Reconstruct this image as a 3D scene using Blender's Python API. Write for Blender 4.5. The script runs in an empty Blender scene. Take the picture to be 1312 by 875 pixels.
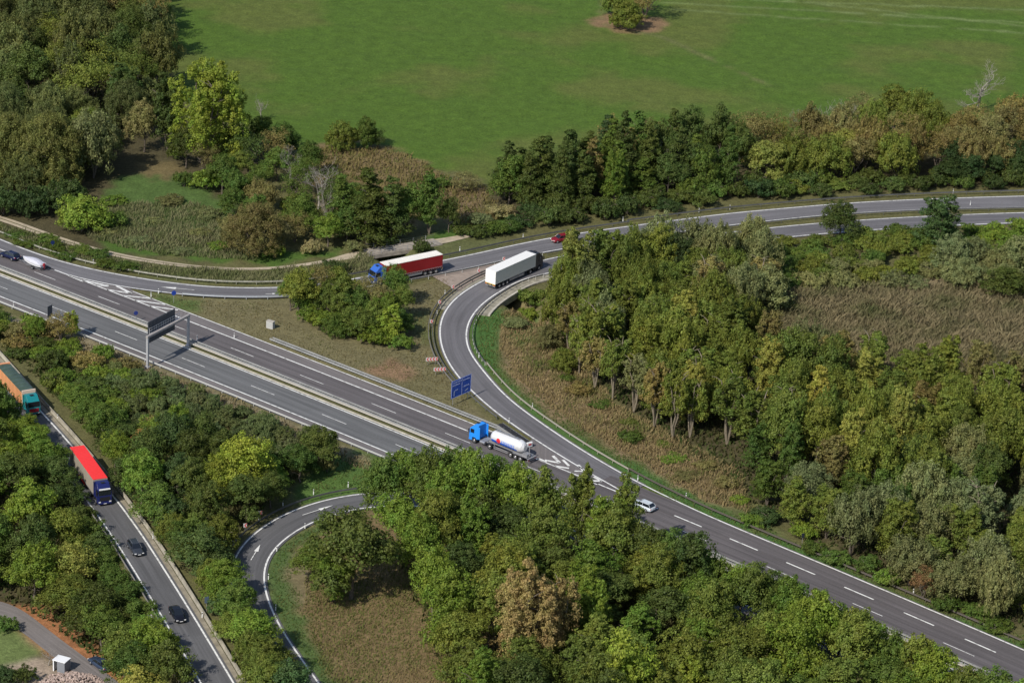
import bpy, math, random
import numpy as np
from mathutils import Vector, Matrix
R = math.radians
scn = bpy.context.scene
COL = scn.collection

# ------------------------------------------------------------------ camera
F_PX, PITCH, ROLL, CAM_H = 3969.0, 0.40047, 0.05223, 233.6
PW, PH = 1312.0, 875.0
_fw = np.array([0, math.cos(PITCH), -math.sin(PITCH)])
_r0 = np.array([1.0, 0, 0]); _u0 = np.cross(_r0, _fw)
_rt = math.cos(ROLL)*_r0 + math.sin(ROLL)*_u0
_up = -math.sin(ROLL)*_r0 + math.cos(ROLL)*_u0
cam_d = bpy.data.cameras.new('camera'); cam = bpy.data.objects.new('camera', cam_d); COL.objects.link(cam)
M = Matrix.Identity(4)
for i in range(3):
    M[i][0], M[i][1], M[i][2] = _rt[i], _up[i], -_fw[i]
M[2][3] = CAM_H
cam.matrix_world = M
cam_d.sensor_width = 36; cam_d.lens = F_PX/PW*36; cam_d.clip_start = 1; cam_d.clip_end = 8000
scn.camera = cam

# ------------------------------------------------------------------ light
SUN_AZ, SUN_EL = R(54), R(42)            # shadows run this way over the ground
w = bpy.data.worlds.new('World'); scn.world = w; w.use_nodes = True
nt = w.node_tree; sky = nt.nodes.new('ShaderNodeTexSky'); sky.sky_type = 'NISHITA'; sky.sun_disc = False
sky.sun_elevation = SUN_EL; sky.sun_rotation = R(216); sky.altitude = 200; sky.air_density = 1.0; sky.dust_density = 1.0
bg = nt.nodes['Background']; bg.inputs['Strength'].default_value = 0.10
nt.links.new(sky.outputs[0], bg.inputs['Color'])
sd = bpy.data.lights.new('sun', 'SUN'); sd.energy = 3.6; sd.angle = R(0.55); sd.color = (1, .95, .87)
sun = bpy.data.objects.new('sun', sd); COL.objects.link(sun)
dvec = Vector((math.cos(SUN_AZ)*math.cos(SUN_EL), math.sin(SUN_AZ)*math.cos(SUN_EL), -math.sin(SUN_EL)))
sun.rotation_euler = dvec.to_track_quat('-Z', 'Y').to_euler(); sun.location = (0, 400, 200)
scn.view_settings.view_transform = 'Standard'; scn.view_settings.look = 'None'
scn.view_settings.exposure = 0.32; scn.view_settings.gamma = 1.0
scn.cycles.max_bounces = 5; scn.cycles.diffuse_bounces = 2; scn.cycles.transmission_bounces = 2

# ------------------------------------------------------------------ ground coordinates
def unp(uv, z=0.0):
    uv = np.atleast_2d(np.asarray(uv, float))
    d = _fw + ((uv[:, :1]-PW/2)/F_PX)*_rt - ((uv[:, 1:2]-PH/2)/F_PX)*_up
    z = np.broadcast_to(np.asarray(z, float), (len(uv),))
    t = (z-CAM_H)/d[:, 2]
    return np.array([0, 0, CAM_H]) + t[:, None]*d
def pix(P):
    q = P - np.array([0, 0, CAM_H]); d = q@_fw
    return np.stack([PW/2+F_PX*(q@_rt)/d, PH/2-F_PX*(q@_up)/d], -1)

def curve(px, z=0.0, step=1.0, smooth=5, ground=False):
    P = np.array(px, float) if ground else unp(px, z)[:, :2]
    out = []
    n = len(P)
    for i in range(n-1):
        p0 = P[i-1] if i else 2*P[0]-P[1]
        p3 = P[i+2] if i < n-2 else 2*P[-1]-P[-2]
        p1, p2 = P[i], P[i+1]
        k = max(2, int(np.linalg.norm(p2-p1)/0.3))
        for t in np.arange(k)/k:
            out.append(.5*((2*p1)+(-p0+p2)*t+(2*p0-5*p1+4*p2-p3)*t*t+(-p0+3*p1-3*p2+p3)*t**3))
    out.append(P[-1]); C = resample(np.array(out), step)
    if smooth:
        for _ in range(smooth*smooth):
            C[1:-1] = .25*C[:-2]+.5*C[1:-1]+.25*C[2:]
        C = resample(C, step)
    return C
def resample(P, step=None, n=None):
    d = np.r_[0, np.cumsum(np.linalg.norm(np.diff(P, axis=0), axis=1))]
    if n is None: n = max(2, int(d[-1]/step)+1)
    s = np.linspace(0, d[-1], n)
    return np.stack([np.interp(s, d, P[:, i]) for i in range(P.shape[1])], 1)
def normals(C):
    t = np.gradient(C, axis=0); t /= np.linalg.norm(t, axis=1)[:, None]+1e-9
    return np.stack([-t[:, 1], t[:, 0]], 1)
def off(C, d): return C + normals(C)*(np.asarray(d).reshape(-1, 1) if np.ndim(d) else d)
def cut(C, a, b):                       # keep the stretch of C between the points nearest to a and b (ground xy)
    i = np.argmin(((C-a)**2).sum(1)); j = np.argmin(((C-b)**2).sum(1))
    return C[min(i, j):max(i, j)+1]
def cutpx(C, a, b): return cut(C, unp(a)[0, :2], unp(b)[0, :2])

# the motorway's reference line: the lane line of the far carriageway
AX = np.array([0.77369019, -0.63356412]); AN = np.array([0.63356412, 0.77369019]); A0 = np.array([-96.10448929, 574.41742063])
PC = [-1.89163955e-07, -1.15983026e-04, 3.59003398e-02, -1.01710628e-01]
def mw(s, t=0.0):
    s = np.atleast_1d(np.asarray(s, float)); b = np.polyval(PC, s)
    C = A0 + s[:, None]*AX + b[:, None]*AN
    dp = np.polyval(np.polyder(PC), s); nn = (AN[None]-dp[:, None]*AX[None]); nn /= np.linalg.norm(nn, axis=1)[:, None]
    return C + nn*np.asarray(t).reshape(-1, 1)
def mwc(s0, s1, t=0.0, step=2.0): return mw(np.arange(s0, s1+step, step), t)

R5px = [(1420, 270), (1312, 273.2), (1236, 275.8), (1175.7, 278.5), (1102.7, 282.8), (1049.9, 286.8), (1005, 290.8), (963.2, 295.3), (918, 300.2), (858.9, 307.6), (760.5, 321.8), (709, 331)]
LOpx = R5px + [(670, 341), (643, 349.5), (620.5, 359.4), (602.9, 368.8), (587.8, 379), (575.2, 391.6), (567, 405.4), (563.3, 420.5), (563.9, 435.6), (568.6, 453.5), (577.6, 470), (588.6, 485), (602.0, 499.1), (637.7, 530.4), (688, 565.2), (742.8, 599.2), (800, 631.5)]
CLO = curve(LOpx)
LIpx = [(649.4, 369.6), (635.6, 376.5), (620.5, 387.2), (610.4, 397.2), (601.6, 409.2), (597.2, 423), (596.8, 434.3), (600.4, 450), (615.9, 471.8), (645.6, 506), (675.5, 530), (690.9, 540.8), (713.2, 556.2), (741.2, 574.5), (765, 589.1), (787, 601.6), (805.3, 612), (832, 626), (863.2, 640.8), (893, 655)]
li_g = unp(LIpx)[:, :2]
far = curve(R5px[:-1])
far = off(far, 5.9 if pix(np.r_[off(far, 5.9)[40], 0.0][None])[0, 1] > pix(np.r_[far[40], 0.0][None])[0, 1] else -5.9)[::12]
CLI = curve(np.vstack([far, unp([(672, 357.5)])[:, :2], li_g, mw([170, 190, 215, 240, 270, 310], 7.65)]), ground=True)
R3Upx = [(-60, 283), (0, 307.5), (37.7, 322.6), (75.5, 334.9), (113.2, 344.9), (165, 355.0), (196.4, 360), (240.5, 365.8), (278.2, 368.9), (330, 369.7), (380, 368.2), (446.3, 359.4), (465.8, 356), (520, 344.6), (567, 334.6), (605, 327), (636.6, 319.9), (673.2, 311.9), (713.4, 304.4), (740.4, 300.0), (808.3, 290.4), (856, 284.3), (931.5, 274.7), (1010, 267.4), (1087.6, 261.1), (1183.2, 256.1), (1312, 252.1), (1420, 250)]
CR3U = curve(R3Upx)
R3Lpx = [(-60, 299), (0, 321.5), (57.9, 343), (88, 353.4), (103, 357.2), (138.3, 364.6), (165, 369.2), (215.3, 375.7), (240.5, 378.4), (271.9, 380.6), (330, 381.9), (356, 381.3), (400, 378), (446, 372), (519.9, 359.5), (560, 352), (605, 343.2), (645.7, 334), (696, 324), (760, 313), (820, 304.5), (873.3, 297.2), (928, 290.2), (978.3, 284.4), (1040, 278), (1102.7, 273.2), (1200, 268.6), (1312, 266.2), (1420, 264)]
CR3L = curve(R3Lpx)
R6Ipx = [(640, 668), (560, 650), (500, 648), (455, 652), (413.2, 663.4), (390.6, 673.4), (371.7, 685), (354, 699.5), (342.8, 714.3), (337.8, 730), (337.4, 745), (342.9, 769), (355.5, 797.5), (371, 823), (387, 846), (405, 871), (440, 920), (490, 985)]
CR6I = curve(R6Ipx)
R7Rpx = [(-60, 405), (-25, 441), (3, 472), (25, 497), (50.8, 526.2), (70.3, 547.2), (96.7, 577.5), (142.8, 633.3), (156.6, 651), (181.8, 686), (210, 729.5), (235.5, 770), (260.6, 810.9), (283.9, 849.6), (299.3, 875.5), (330, 928), (370, 1000)]
CR7R = curve(R7Rpx)

# ------------------------------------------------------------------ relief
def sst(x): x = np.clip(x, 0, 1); return x*x*(3-2*x)
def seg_dist(Q, P):
    m = np.full(len(Q), 1e9)
    for i in range(len(P)-1):
        e = P[i+1]-P[i]; h = np.clip(((Q-P[i])@e)/(e@e+1e-9), 0, 1)
        m = np.minimum(m, np.linalg.norm(Q-P[i]-h[:, None]*e, axis=1))
    return m
_STREAM = unp([(486, 318), (515, 331), (600, 352), (668, 384), (730, 425)])[:, :2]
_R7c = CR7R[::6]
LOW = -5.0
def hgt(Q):
    Q = np.atleast_2d(Q); x, y = Q[:, 0], Q[:, 1]
    z = np.zeros(len(Q))
    near = (np.abs(x) < 60) & (np.abs(y-575) < 60)
    if near.any():
        d = seg_dist(Q[near], _STREAM); z[near] -= 3.6*(1-sst((d-1.6)/3.2))
    m = (x < 0) & (y < 520) & (y > 330)
    if m.any():
        q = Q[m]; d = np.full(len(q), 1e9); sg = np.zeros(len(q))
        for i in range(len(_R7c)-1):
            e = _R7c[i+1]-_R7c[i]; h = np.clip(((q-_R7c[i])@e)/(e@e), 0, 1); v = q-_R7c[i]-h[:, None]*e
            dd = np.linalg.norm(v, axis=1); k = dd < d; d[k] = dd[k]; sg[k] = np.sign(e[0]*v[k, 1]-e[1]*v[k, 0])
        d = -d*sg                                     # positive to the left in the photograph (right of travel)
        z[m] += LOW*sst((d-6.3)/2.2)*(1-sst((q[:, 1]-458)/26))
    return z
def G(u, v, z=None):
    if z is not None: return unp([(u, v)], z)[0]
    h = 0.0
    for _ in range(12):
        P = unp([(u, v)], h)[0]; h = .5*h+.5*float(hgt(P[None, :2])[0])
    return np.array([P[0], P[1], h])

# ------------------------------------------------------------------ helpers
def link(o, parent=None):
    COL.objects.link(o)
    if parent is not None: o.parent = parent
    return o
def mesh_np(name, V, Fq, mat=None, uv=None, colors=None, smooth=False):
    """V (n,3); Fq (m,k) quads or tris, all the same size"""
    me = bpy.data.meshes.new(name); V = np.asarray(V, np.float32); Fq = np.asarray(Fq, np.int32)
    k = Fq.shape[1]; me.vertices.add(len(V)); me.vertices.foreach_set('co', V.ravel())
    me.loops.add(Fq.size); me.loops.foreach_set('vertex_index', Fq.ravel())
    me.polygons.add(len(Fq)); me.polygons.foreach_set('loop_start', np.arange(0, Fq.size, k, dtype=np.int32))
    me.polygons.foreach_set('loop_total', np.full(len(Fq), k, np.int32))
    if uv is not None:
        l = me.uv_layers.new(name='UVMap'); l.data.foreach_set('uv', np.asarray(uv, np.float32)[Fq.ravel()].ravel())
    if colors is not None:
        a = me.color_attributes.new('Col', 'FLOAT_COLOR', 'POINT'); a.data.foreach_set('color', np.asarray(colors, np.float32).ravel())
    me.update(calc_edges=True)
    if smooth: me.polygons.foreach_set('use_smooth', np.ones(len(Fq), bool))
    if mat: me.materials.append(mat)
    return me
def tag(o, label=None, cat=None, group=None, kind=None):
    if label: o['label'] = label
    if cat: o['category'] = cat
    if group: o['group'] = group
    if kind: o['kind'] = kind
    return o
def struct(name, me): return tag(link(bpy.data.objects.new(name, me)), kind='structure')
def empty(name, loc, rz=0.0, label=None, cat=None, group=None):
    o = bpy.data.objects.new(name, None); o.location = loc; o.rotation_euler = (0, 0, rz); o.empty_display_size = .5
    return tag(link(o), label, cat, group)

class MB:
    def __init__(s): s.v = []; s.f = []
    def add(s, V, Fs):
        b = len(s.v); s.v += [tuple(p) for p in V]; s.f += [tuple(b+i for i in f) for f in Fs]; return s
    def box(s, c, d, rot=0, tilt=0):
        x, y, z = d[0]/2, d[1]/2, d[2]/2; ca, sa = math.cos(rot), math.sin(rot); ct, st = math.cos(tilt), math.sin(tilt)
        V = []
        for k in (-1, 1):
            for i, j in ((-1, -1), (1, -1), (1, 1), (-1, 1)):
                px, py, pz = i*x, j*y, k*z
                px, pz = px*ct+pz*st, -px*st+pz*ct
                V.append((c[0]+px*ca-py*sa, c[1]+px*sa+py*ca, c[2]+pz))
        return s.add(V, [(3, 2, 1, 0), (4, 5, 6, 7), (0, 1, 5, 4), (1, 2, 6, 5), (2, 3, 7, 6), (3, 0, 4, 7)])
    def prism(s, prof, y0, y1, inset=None):
        """side profile [(x,z)..] counter-clockwise seen from -y; extruded y0..y1; inset: per-point y inset"""
        n = len(prof); ins = inset or [0]*n
        V = [(p[0], y0+i, p[1]) for p, i in zip(prof, ins)]+[(p[0], y1-i, p[1]) for p, i in zip(prof, ins)]
        Fs = [tuple(range(n)), tuple(range(2*n-1, n-1, -1))]
        for i in range(n):
            j = (i+1) % n; Fs.append((j, i, i+n, j+n))
        return s.add(V, Fs)
    def cyl(s, a, b, r0, r1=None, n=12):
        r1 = r0 if r1 is None else r1
        a = Vector(a); b = Vector(b); d = (b-a).normalized(); t = d.orthogonal().normalized(); q = d.cross(t)
        V = []
        for p, r in ((a, r0), (b, r1)):
            for i in range(n):
                an = 2*math.pi*i/n; V.append(tuple(p+t*(r*math.cos(an))+q*(r*math.sin(an))))
        Fs = [(i, (i+1) % n, n+(i+1) % n, n+i) for i in range(n)]+[tuple(range(n-1, -1, -1)), tuple(range(n, 2*n))]
        return s.add(V, Fs)
    def loft(s, rings, cap=True):
        n = len(rings[0]); V = [p for r in rings for p in r]; Fs = []
        for k in range(len(rings)-1):
            for i in range(n):
                j = (i+1) % n; Fs.append((k*n+i, k*n+j, (k+1)*n+j, (k+1)*n+i))
        if cap: Fs += [tuple(range(n-1, -1, -1)), tuple(range((len(rings)-1)*n, len(rings)*n))]
        return s.add(V, Fs)
    def build(s, name, mat, parent=None, bevel=0, loc=None, smooth=False, label=None, subsurf=0):
        me = bpy.data.meshes.new(name); me.from_pydata(s.v, [], s.f); me.update()
        import bmesh
        bm = bmesh.new(); bm.from_mesh(me); bmesh.ops.recalc_face_normals(bm, faces=bm.faces); bm.to_mesh(me); bm.free()
        if mat: me.materials.append(mat)
        o = link(bpy.data.objects.new(name, me), parent)
        if loc is not None: o.location = loc
        if smooth or subsurf: me.polygons.foreach_set('use_smooth', [True]*len(me.polygons))
        if bevel:
            m = o.modifiers.new('bevel', 'BEVEL'); m.width = bevel; m.segments = 2; m.limit_method = 'ANGLE'
        if subsurf:
            m = o.modifiers.new('sub', 'SUBSURF'); m.levels = m.render_levels = subsurf
        if label: o['label'] = label
        return o

# ------------------------------------------------------------------ materials
def mat(name, col, rough=.6, metal=0.0, spec=.5, noise=0.0, nscale=2.0, bump=0.0, emit=0):
    m = bpy.data.materials.new(name); m.use_nodes = True; n = m.node_tree; b = n.nodes['Principled BSDF']
    b.inputs['Base Color'].default_value = (*col, 1); b.inputs['Roughness'].default_value = rough
    b.inputs['Metallic'].default_value = metal; b.inputs['Specular IOR Level'].default_value = spec
    if noise:
        tc = n.nodes.new('ShaderNodeTexCoord'); nz = n.nodes.new('ShaderNodeTexNoise'); nz.inputs['Scale'].default_value = nscale
        nz.inputs['Detail'].default_value = 6; n.links.new(tc.outputs['Object'], nz.inputs['Vector'])
        mr = n.nodes.new('ShaderNodeMapRange'); mr.inputs[1].default_value = .3; mr.inputs[2].default_value = .7
        mr.inputs[3].default_value = 1-noise; mr.inputs[4].default_value = 1+noise*.6
        n.links.new(nz.outputs[0], mr.inputs[0]); mx = n.nodes.new('ShaderNodeMix'); mx.data_type = 'RGBA'; mx.blend_type = 'MULTIPLY'
        mx.inputs[0].default_value = 1; mx.inputs[6].default_value = (*col, 1); n.links.new(mr.outputs[0], mx.inputs[7])
        n.links.new(mx.outputs[2], b.inputs['Base Color'])
        if bump:
            bp = n.nodes.new('ShaderNodeBump'); bp.inputs['Distance'].default_value = bump; n.links.new(nz.outputs[0], bp.inputs['Height'])
            n.links.new(bp.outputs[0], b.inputs['Normal'])
    return m
def asphalt(name, col, lanes=(), joint=0.10):
    """lanes: u positions (m) of wheel tracks"""
    m = bpy.data.materials.new(name); m.use_nodes = True; n = m.node_tree; b = n.nodes['Principled BSDF']; L = n.links.new
    b.inputs['Roughness'].default_value = .85; b.inputs['Specular IOR Level'].default_value = .3
    uv = n.nodes.new('ShaderNodeUVMap'); sep = n.nodes.new('ShaderNodeSeparateXYZ'); L(uv.outputs[0], sep.inputs[0])
    tc = n.nodes.new('ShaderNodeTexCoord')
    def noise(scale, vec, det=4):
        z = n.nodes.new('ShaderNodeTexNoise'); z.inputs['Scale'].default_value = scale; z.inputs['Detail'].default_value = det; L(vec, z.inputs['Vector']); return z.outputs[0]
    mp = n.nodes.new('ShaderNodeMapping'); mp.inputs['Scale'].default_value = (2.2, .05, 1); L(uv.outputs[0], mp.inputs['Vector'])
    streak = noise(1.0, mp.outputs[0], 5); big = noise(.05, tc.outputs['Object'], 4); fine = noise(3.0, tc.outputs['Object'], 6)
    def rng(x, a, c): r = n.nodes.new('ShaderNodeMapRange'); r.inputs[1].default_value = .3; r.inputs[2].default_value = .7; r.inputs[3].default_value = a; r.inputs[4].default_value = c; L(x, r.inputs[0]); return r.outputs[0]
    def mul(a, c): r = n.nodes.new('ShaderNodeMath'); r.operation = 'MULTIPLY'; L(a, r.inputs[0]); L(c, r.inputs[1]); return r.outputs[0]
    val = mul(mul(rng(streak, .80, 1.17), rng(big, .88, 1.12)), rng(fine, .92, 1.08))
    for u0 in lanes:                                        # darker worn wheel tracks
        s1 = n.nodes.new('ShaderNodeMath'); s1.operation = 'SUBTRACT'; L(sep.outputs[0], s1.inputs[0]); s1.inputs[1].default_value = u0
        ab = n.nodes.new('ShaderNodeMath'); ab.operation = 'ABSOLUTE'; L(s1.outputs[0], ab.inputs[0])
        mr = n.nodes.new('ShaderNodeMapRange'); mr.interpolation_type = 'SMOOTHSTEP'; mr.inputs[1].default_value = .1; mr.inputs[2].default_value = .65; mr.inputs[3].default_value = 1-joint; mr.inputs[4].default_value = 1
        L(ab.outputs[0], mr.inputs[0]); val = mul(val, mr.outputs[0])
    # repaired patches: long cells of slightly other asphalt
    mp2 = n.nodes.new('ShaderNodeMapping'); mp2.inputs['Scale'].default_value = (.27, .028, 1); L(uv.outputs[0], mp2.inputs['Vector'])
    vo = n.nodes.new('ShaderNodeTexVoronoi'); vo.distance = 'CHEBYCHEV'; vo.inputs['Scale'].default_value = 1; vo.inputs['Randomness'].default_value = .5; L(mp2.outputs[0], vo.inputs['Vector'])
    sc = n.nodes.new('ShaderNodeSeparateColor'); L(vo.outputs['Color'], sc.inputs[0])
    mr = n.nodes.new('ShaderNodeMapRange'); mr.inputs[1].default_value = .0; mr.inputs[2].default_value = 1; mr.inputs[3].default_value = .95; mr.inputs[4].default_value = 1.05; L(sc.outputs[0], mr.inputs[0]); val = mul(val, mr.outputs[0])
    mx = n.nodes.new('ShaderNodeVectorMath'); mx.operation = 'SCALE'; mx.inputs[0].default_value = col; L(val, mx.inputs['Scale']); L(mx.outputs[0], b.inputs['Base Color'])
    return m
A_R2 = asphalt('asphalt_brownish', (.118, .106, .107), (-2.65, -1.05, 1.0, 2.75), .15)
A_SH = asphalt('asphalt_shoulder', (.158, .142, .138), ())
A_R1 = asphalt('asphalt_grey', (.138, .138, .138), (-9.0, -7.3, -12.7, -11.0), .13)
A_R3 = asphalt('asphalt_ramp', (.150, .144, .150), (1.7, 3.5), .08)
A_LP = asphalt('asphalt_loop', (.138, .132, .138), (1.8, 3.5), .10)
A_R7 = asphalt('asphalt_left', (.114, .112, .114), (1.3, 3.1), .08)
A_R8 = asphalt('asphalt_village', (.185, .165, .155), ())
def mat_paint():
    m = mat('road_paint', (.74, .73, .70), .6); n = m.node_tree; L = n.links.new; b = n.nodes['Principled BSDF']
    tc = n.nodes.new('ShaderNodeTexCoord'); z = n.nodes.new('ShaderNodeTexNoise'); z.inputs['Scale'].default_value = 1.3; z.inputs['Detail'].default_value = 8; L(tc.outputs['Object'], z.inputs[0])
    cr = n.nodes.new('ShaderNodeValToRGB'); cr.color_ramp.elements[0].position = .33; cr.color_ramp.elements[0].color = (.42, .41, .39, 1); cr.color_ramp.elements[1].position = .5; cr.color_ramp.elements[1].color = (.76, .75, .71, 1)
    L(z.outputs[0], cr.inputs[0]); L(cr.outputs[0], b.inputs['Base Color']); return m
PAINT = mat_paint()
CONC = mat('concrete', (.40, .37, .32), .85, noise=.25, nscale=1.5)
CONC_Y = mat('concrete_gutter', (.56, .51, .40), .85, noise=.3, nscale=.8)
GALV = mat('galvanised_steel', (.34, .34, .33), .5, .25, noise=.2, nscale=.6)
GALV_D = mat('weathered_steel', (.13, .13, .125), .6, .3, noise=.25, nscale=.6)
BLACK = mat('black_plastic', (.015, .015, .017), .5)
TYRE = mat('tyre_rubber', (.022, .022, .023), .85)
RIM = mat('wheel_rim', (.45, .45, .46), .35, .7)
GLASS = mat('dark_glass', (.012, .015, .02), .08, 0, .8)
WHITE = mat('white_paint', (.78, .78, .76), .4, noise=.06, nscale=.8)
RED_L = mat('tail_light', (.45, .02, .02), .3)
LAMP = mat('lamp_glass', (.75, .75, .72), .15)
DARKSTEEL = mat('chassis_steel', (.045, .045, .048), .6, .3)
GREYST = mat('grey_frame', (.30, .30, .31), .5, .3)
REFL_R = mat('red_reflective', (.55, .03, .03), .5)
BLUE_S = mat('blue_sign', (.014, .085, .47), .45)
BLUE_T = mat('sign_lettering', (.55, .62, .78), .5)

# ------------------------------------------------------------------ value noise (numpy)
def vnoise(x, y, seed=0):
    def h(i, j): return (np.sin(i*127.1+j*311.7+seed*74.7)*43758.5453) % 1.0
    xi, yi = np.floor(x), np.floor(y); fx, fy = x-xi, y-yi; fx = fx*fx*(3-2*fx); fy = fy*fy*(3-2*fy)
    return (h(xi, yi)*(1-fx)+h(xi+1, yi)*fx)*(1-fy)+(h(xi, yi+1)*(1-fx)+h(xi+1, yi+1)*fx)*fy
def fbm(x, y, s, o=3):
    r = 0; a = .5; t = 0
    for k in range(o): r = r+a*vnoise(x*s, y*s, k*7+3); t += a; a *= .5; s *= 2.1
    return r/t
def inpoly(U, poly):
    x, y = U[:, 0], U[:, 1]; c = np.zeros(len(U), bool); n = len(poly)
    for i in range(n):
        x1, y1 = poly[i]; x2, y2 = poly[i-1]
        if y1 == y2: continue
        k = ((y1 > y) != (y2 > y)) & (x < (x2-x1)*(y-y1)/(y2-y1)+x1); c ^= k
    return c

# ------------------------------------------------------------------ ground: one sheet out to the horizon
MEADOW = (.068, .118, .017); MEADOW2 = (.094, .118, .026); ROUGH = (.095, .098, .038); DRY = (.150, .132, .066)
LUSH = (.062, .112, .020); FLOOR = (.070, .060, .030); BROWN = (.20, .135, .068); TAN = (.29, .24, .165); SOIL = (.30, .135, .06); OLIVE = (.110, .105, .042)
ZONES = [  # polygon on the ground (by its corners seen in the photograph), colour, how ragged its border is (px)
 ([(-300, -700), (1700, -700), (1700, 235), (1312, 205), (960, 218), (700, 240), (630, 236), (590, 222), (540, 212), (500, 196), (480, 189), (420, 188), (380, 185), (330, 165), (200, 120), (-300, 120)], MEADOW, 3),
 ([(-100, 20), (190, 40), (215, 90), (225, 150), (330, 195), (330, 330), (-100, 330)], FLOOR, 8),
 ([(140, 235), (200, 215), (255, 238), (300, 262), (300, 300), (180, 292), (140, 268)], (.07, .115, .03), 6),
 ([(175, 208), (225, 203), (236, 222), (190, 232)], (.14, .11, .05), 5),
 ([(405, 188), (500, 188), (540, 208), (570, 225), (560, 262), (520, 290), (430, 290), (400, 250)], (.17, .125, .06), 8),
 ([(560, 232), (625, 238), (615, 275), (565, 285)], (.16, .115, .062), 5),
 ([(628, 285), (700, 283), (850, 262), (1000, 246), (1330, 232), (1330, 185), (1000, 205), (700, 225), (630, 245)], FLOOR, 5),
 ([(-100, 262), (0, 288), (100, 318), (210, 340), (330, 350), (450, 333), (560, 312), (640, 293), (640, 318), (560, 334), (450, 358), (330, 366), (200, 358), (60, 326), (-60, 285)], (.10, .108, .042), 2),
 ([(550, 300), (600, 288), (650, 280), (655, 288), (620, 300), (580, 308), (540, 312)], LUSH, 2),
 ([(140, 322), (350, 340), (430, 326), (440, 318), (350, 326), (200, 312), (120, 300)], LUSH, 3),
 ([(165, 373), (240, 381), (356, 384), (520, 366), (605, 350), (640, 343), (622, 356), (590, 374), (560, 398), (548, 430), (560, 462), (600, 512), (645, 552), (606, 543), (450, 481), (330, 436), (232, 397)], DRY, 1),
 ([(175, 374), (215, 378), (262, 388), (252, 402), (215, 391)], (.085, .12, .035), 3),
 ([(520, 390), (552, 400), (548, 440), (525, 425)], (.105, .118, .045), 4),
 ([(455, 470), (500, 462), (530, 480), (500, 492)], (.22, .14, .08), 4),
 ([(470, 500), (560, 470), (575, 500), (590, 530)], (.14, .125, .06), 4),
 ([(600, 440), (600, 415), (612, 400), (650, 392), (644, 420), (634, 450), (648, 482), (680, 515), (725, 550), (790, 583), (860, 612), (940, 660), (1130, 750), (1400, 860), (1400, 880), (1080, 737), (900, 662), (790, 604), (690, 543), (615, 470)], (.06, .125, .03), 2),
 ([(646, 396), (700, 390), (745, 480), (800, 540), (870, 575), (940, 615), (965, 660), (900, 640), (800, 582), (700, 527), (652, 480), (638, 440)], (.205, .150, .082), 4),
 ([(645, 402), (690, 402), (680, 440), (655, 445)], (.08, .13, .035), 3),
 ([(905, 610), (960, 640), (1010, 690), (960, 672)], (.105, .12, .045), 5),
 ([(930, 420), (985, 372), (1100, 362), (1400, 360), (1400, 520), (1180, 500), (1050, 475)], (.19, .150, .088), 5),
 ([(700, 395), (745, 470), (800, 525), (870, 562), (940, 600), (975, 655), (1060, 697), (1150, 742), (1400, 835), (1400, 520), (1100, 480), (960, 430), (850, 380), (740, 370)], FLOOR, 5),
 ([(355, 740), (346, 722), (352, 705), (400, 668), (430, 658), (500, 660), (640, 672), (640, 980), (470, 980), (400, 860)], (.175, .125, .062), 4),
 ([(340, 740), (344, 715), (360, 698), (415, 664), (440, 662), (378, 702), (366, 735), (386, 790), (430, 870), (480, 960), (440, 960), (385, 850), (347, 780)], (.075, .118, .035), 3),
 ([(362, 735), (380, 703), (400, 700), (398, 760), (385, 785)], (.17, .14, .075), 4),
 ([(405, 590), (450, 575), (500, 590), (520, 625), (380, 645), (380, 625)], (.075, .13, .03), 3),
 ([(100, 425), (200, 470), (330, 522), (480, 592), (470, 600), (300, 525), (190, 490), (95, 445)], (.21, .175, .105), 3),
 ([(-30, 395), (100, 430), (60, 425), (-30, 402)], TAN, 2),
 ([(-100, 560), (60, 600), (150, 740), (230, 900), (60, 840), (40, 790), (-100, 760)], FLOOR, 4),
 ([(-60, 765), (60, 778), (140, 838), (170, 900), (110, 875), (60, 830), (-60, 775)], SOIL, 3),
 ([(-60, 786), (8, 794), (30, 808), (55, 832), (50, 843), (0, 853), (-60, 857)], (.12, .155, .05), 2),
 ([(-60, 856), (0, 852), (50, 843), (80, 852), (130, 890), (130, 960), (-60, 960)], (.30, .235, .175), 3),
 ([(0, 780), (12, 795), (52, 832), (60, 832), (30, 805), (15, 785)], (.24, .15, .09), 2),
]
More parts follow.
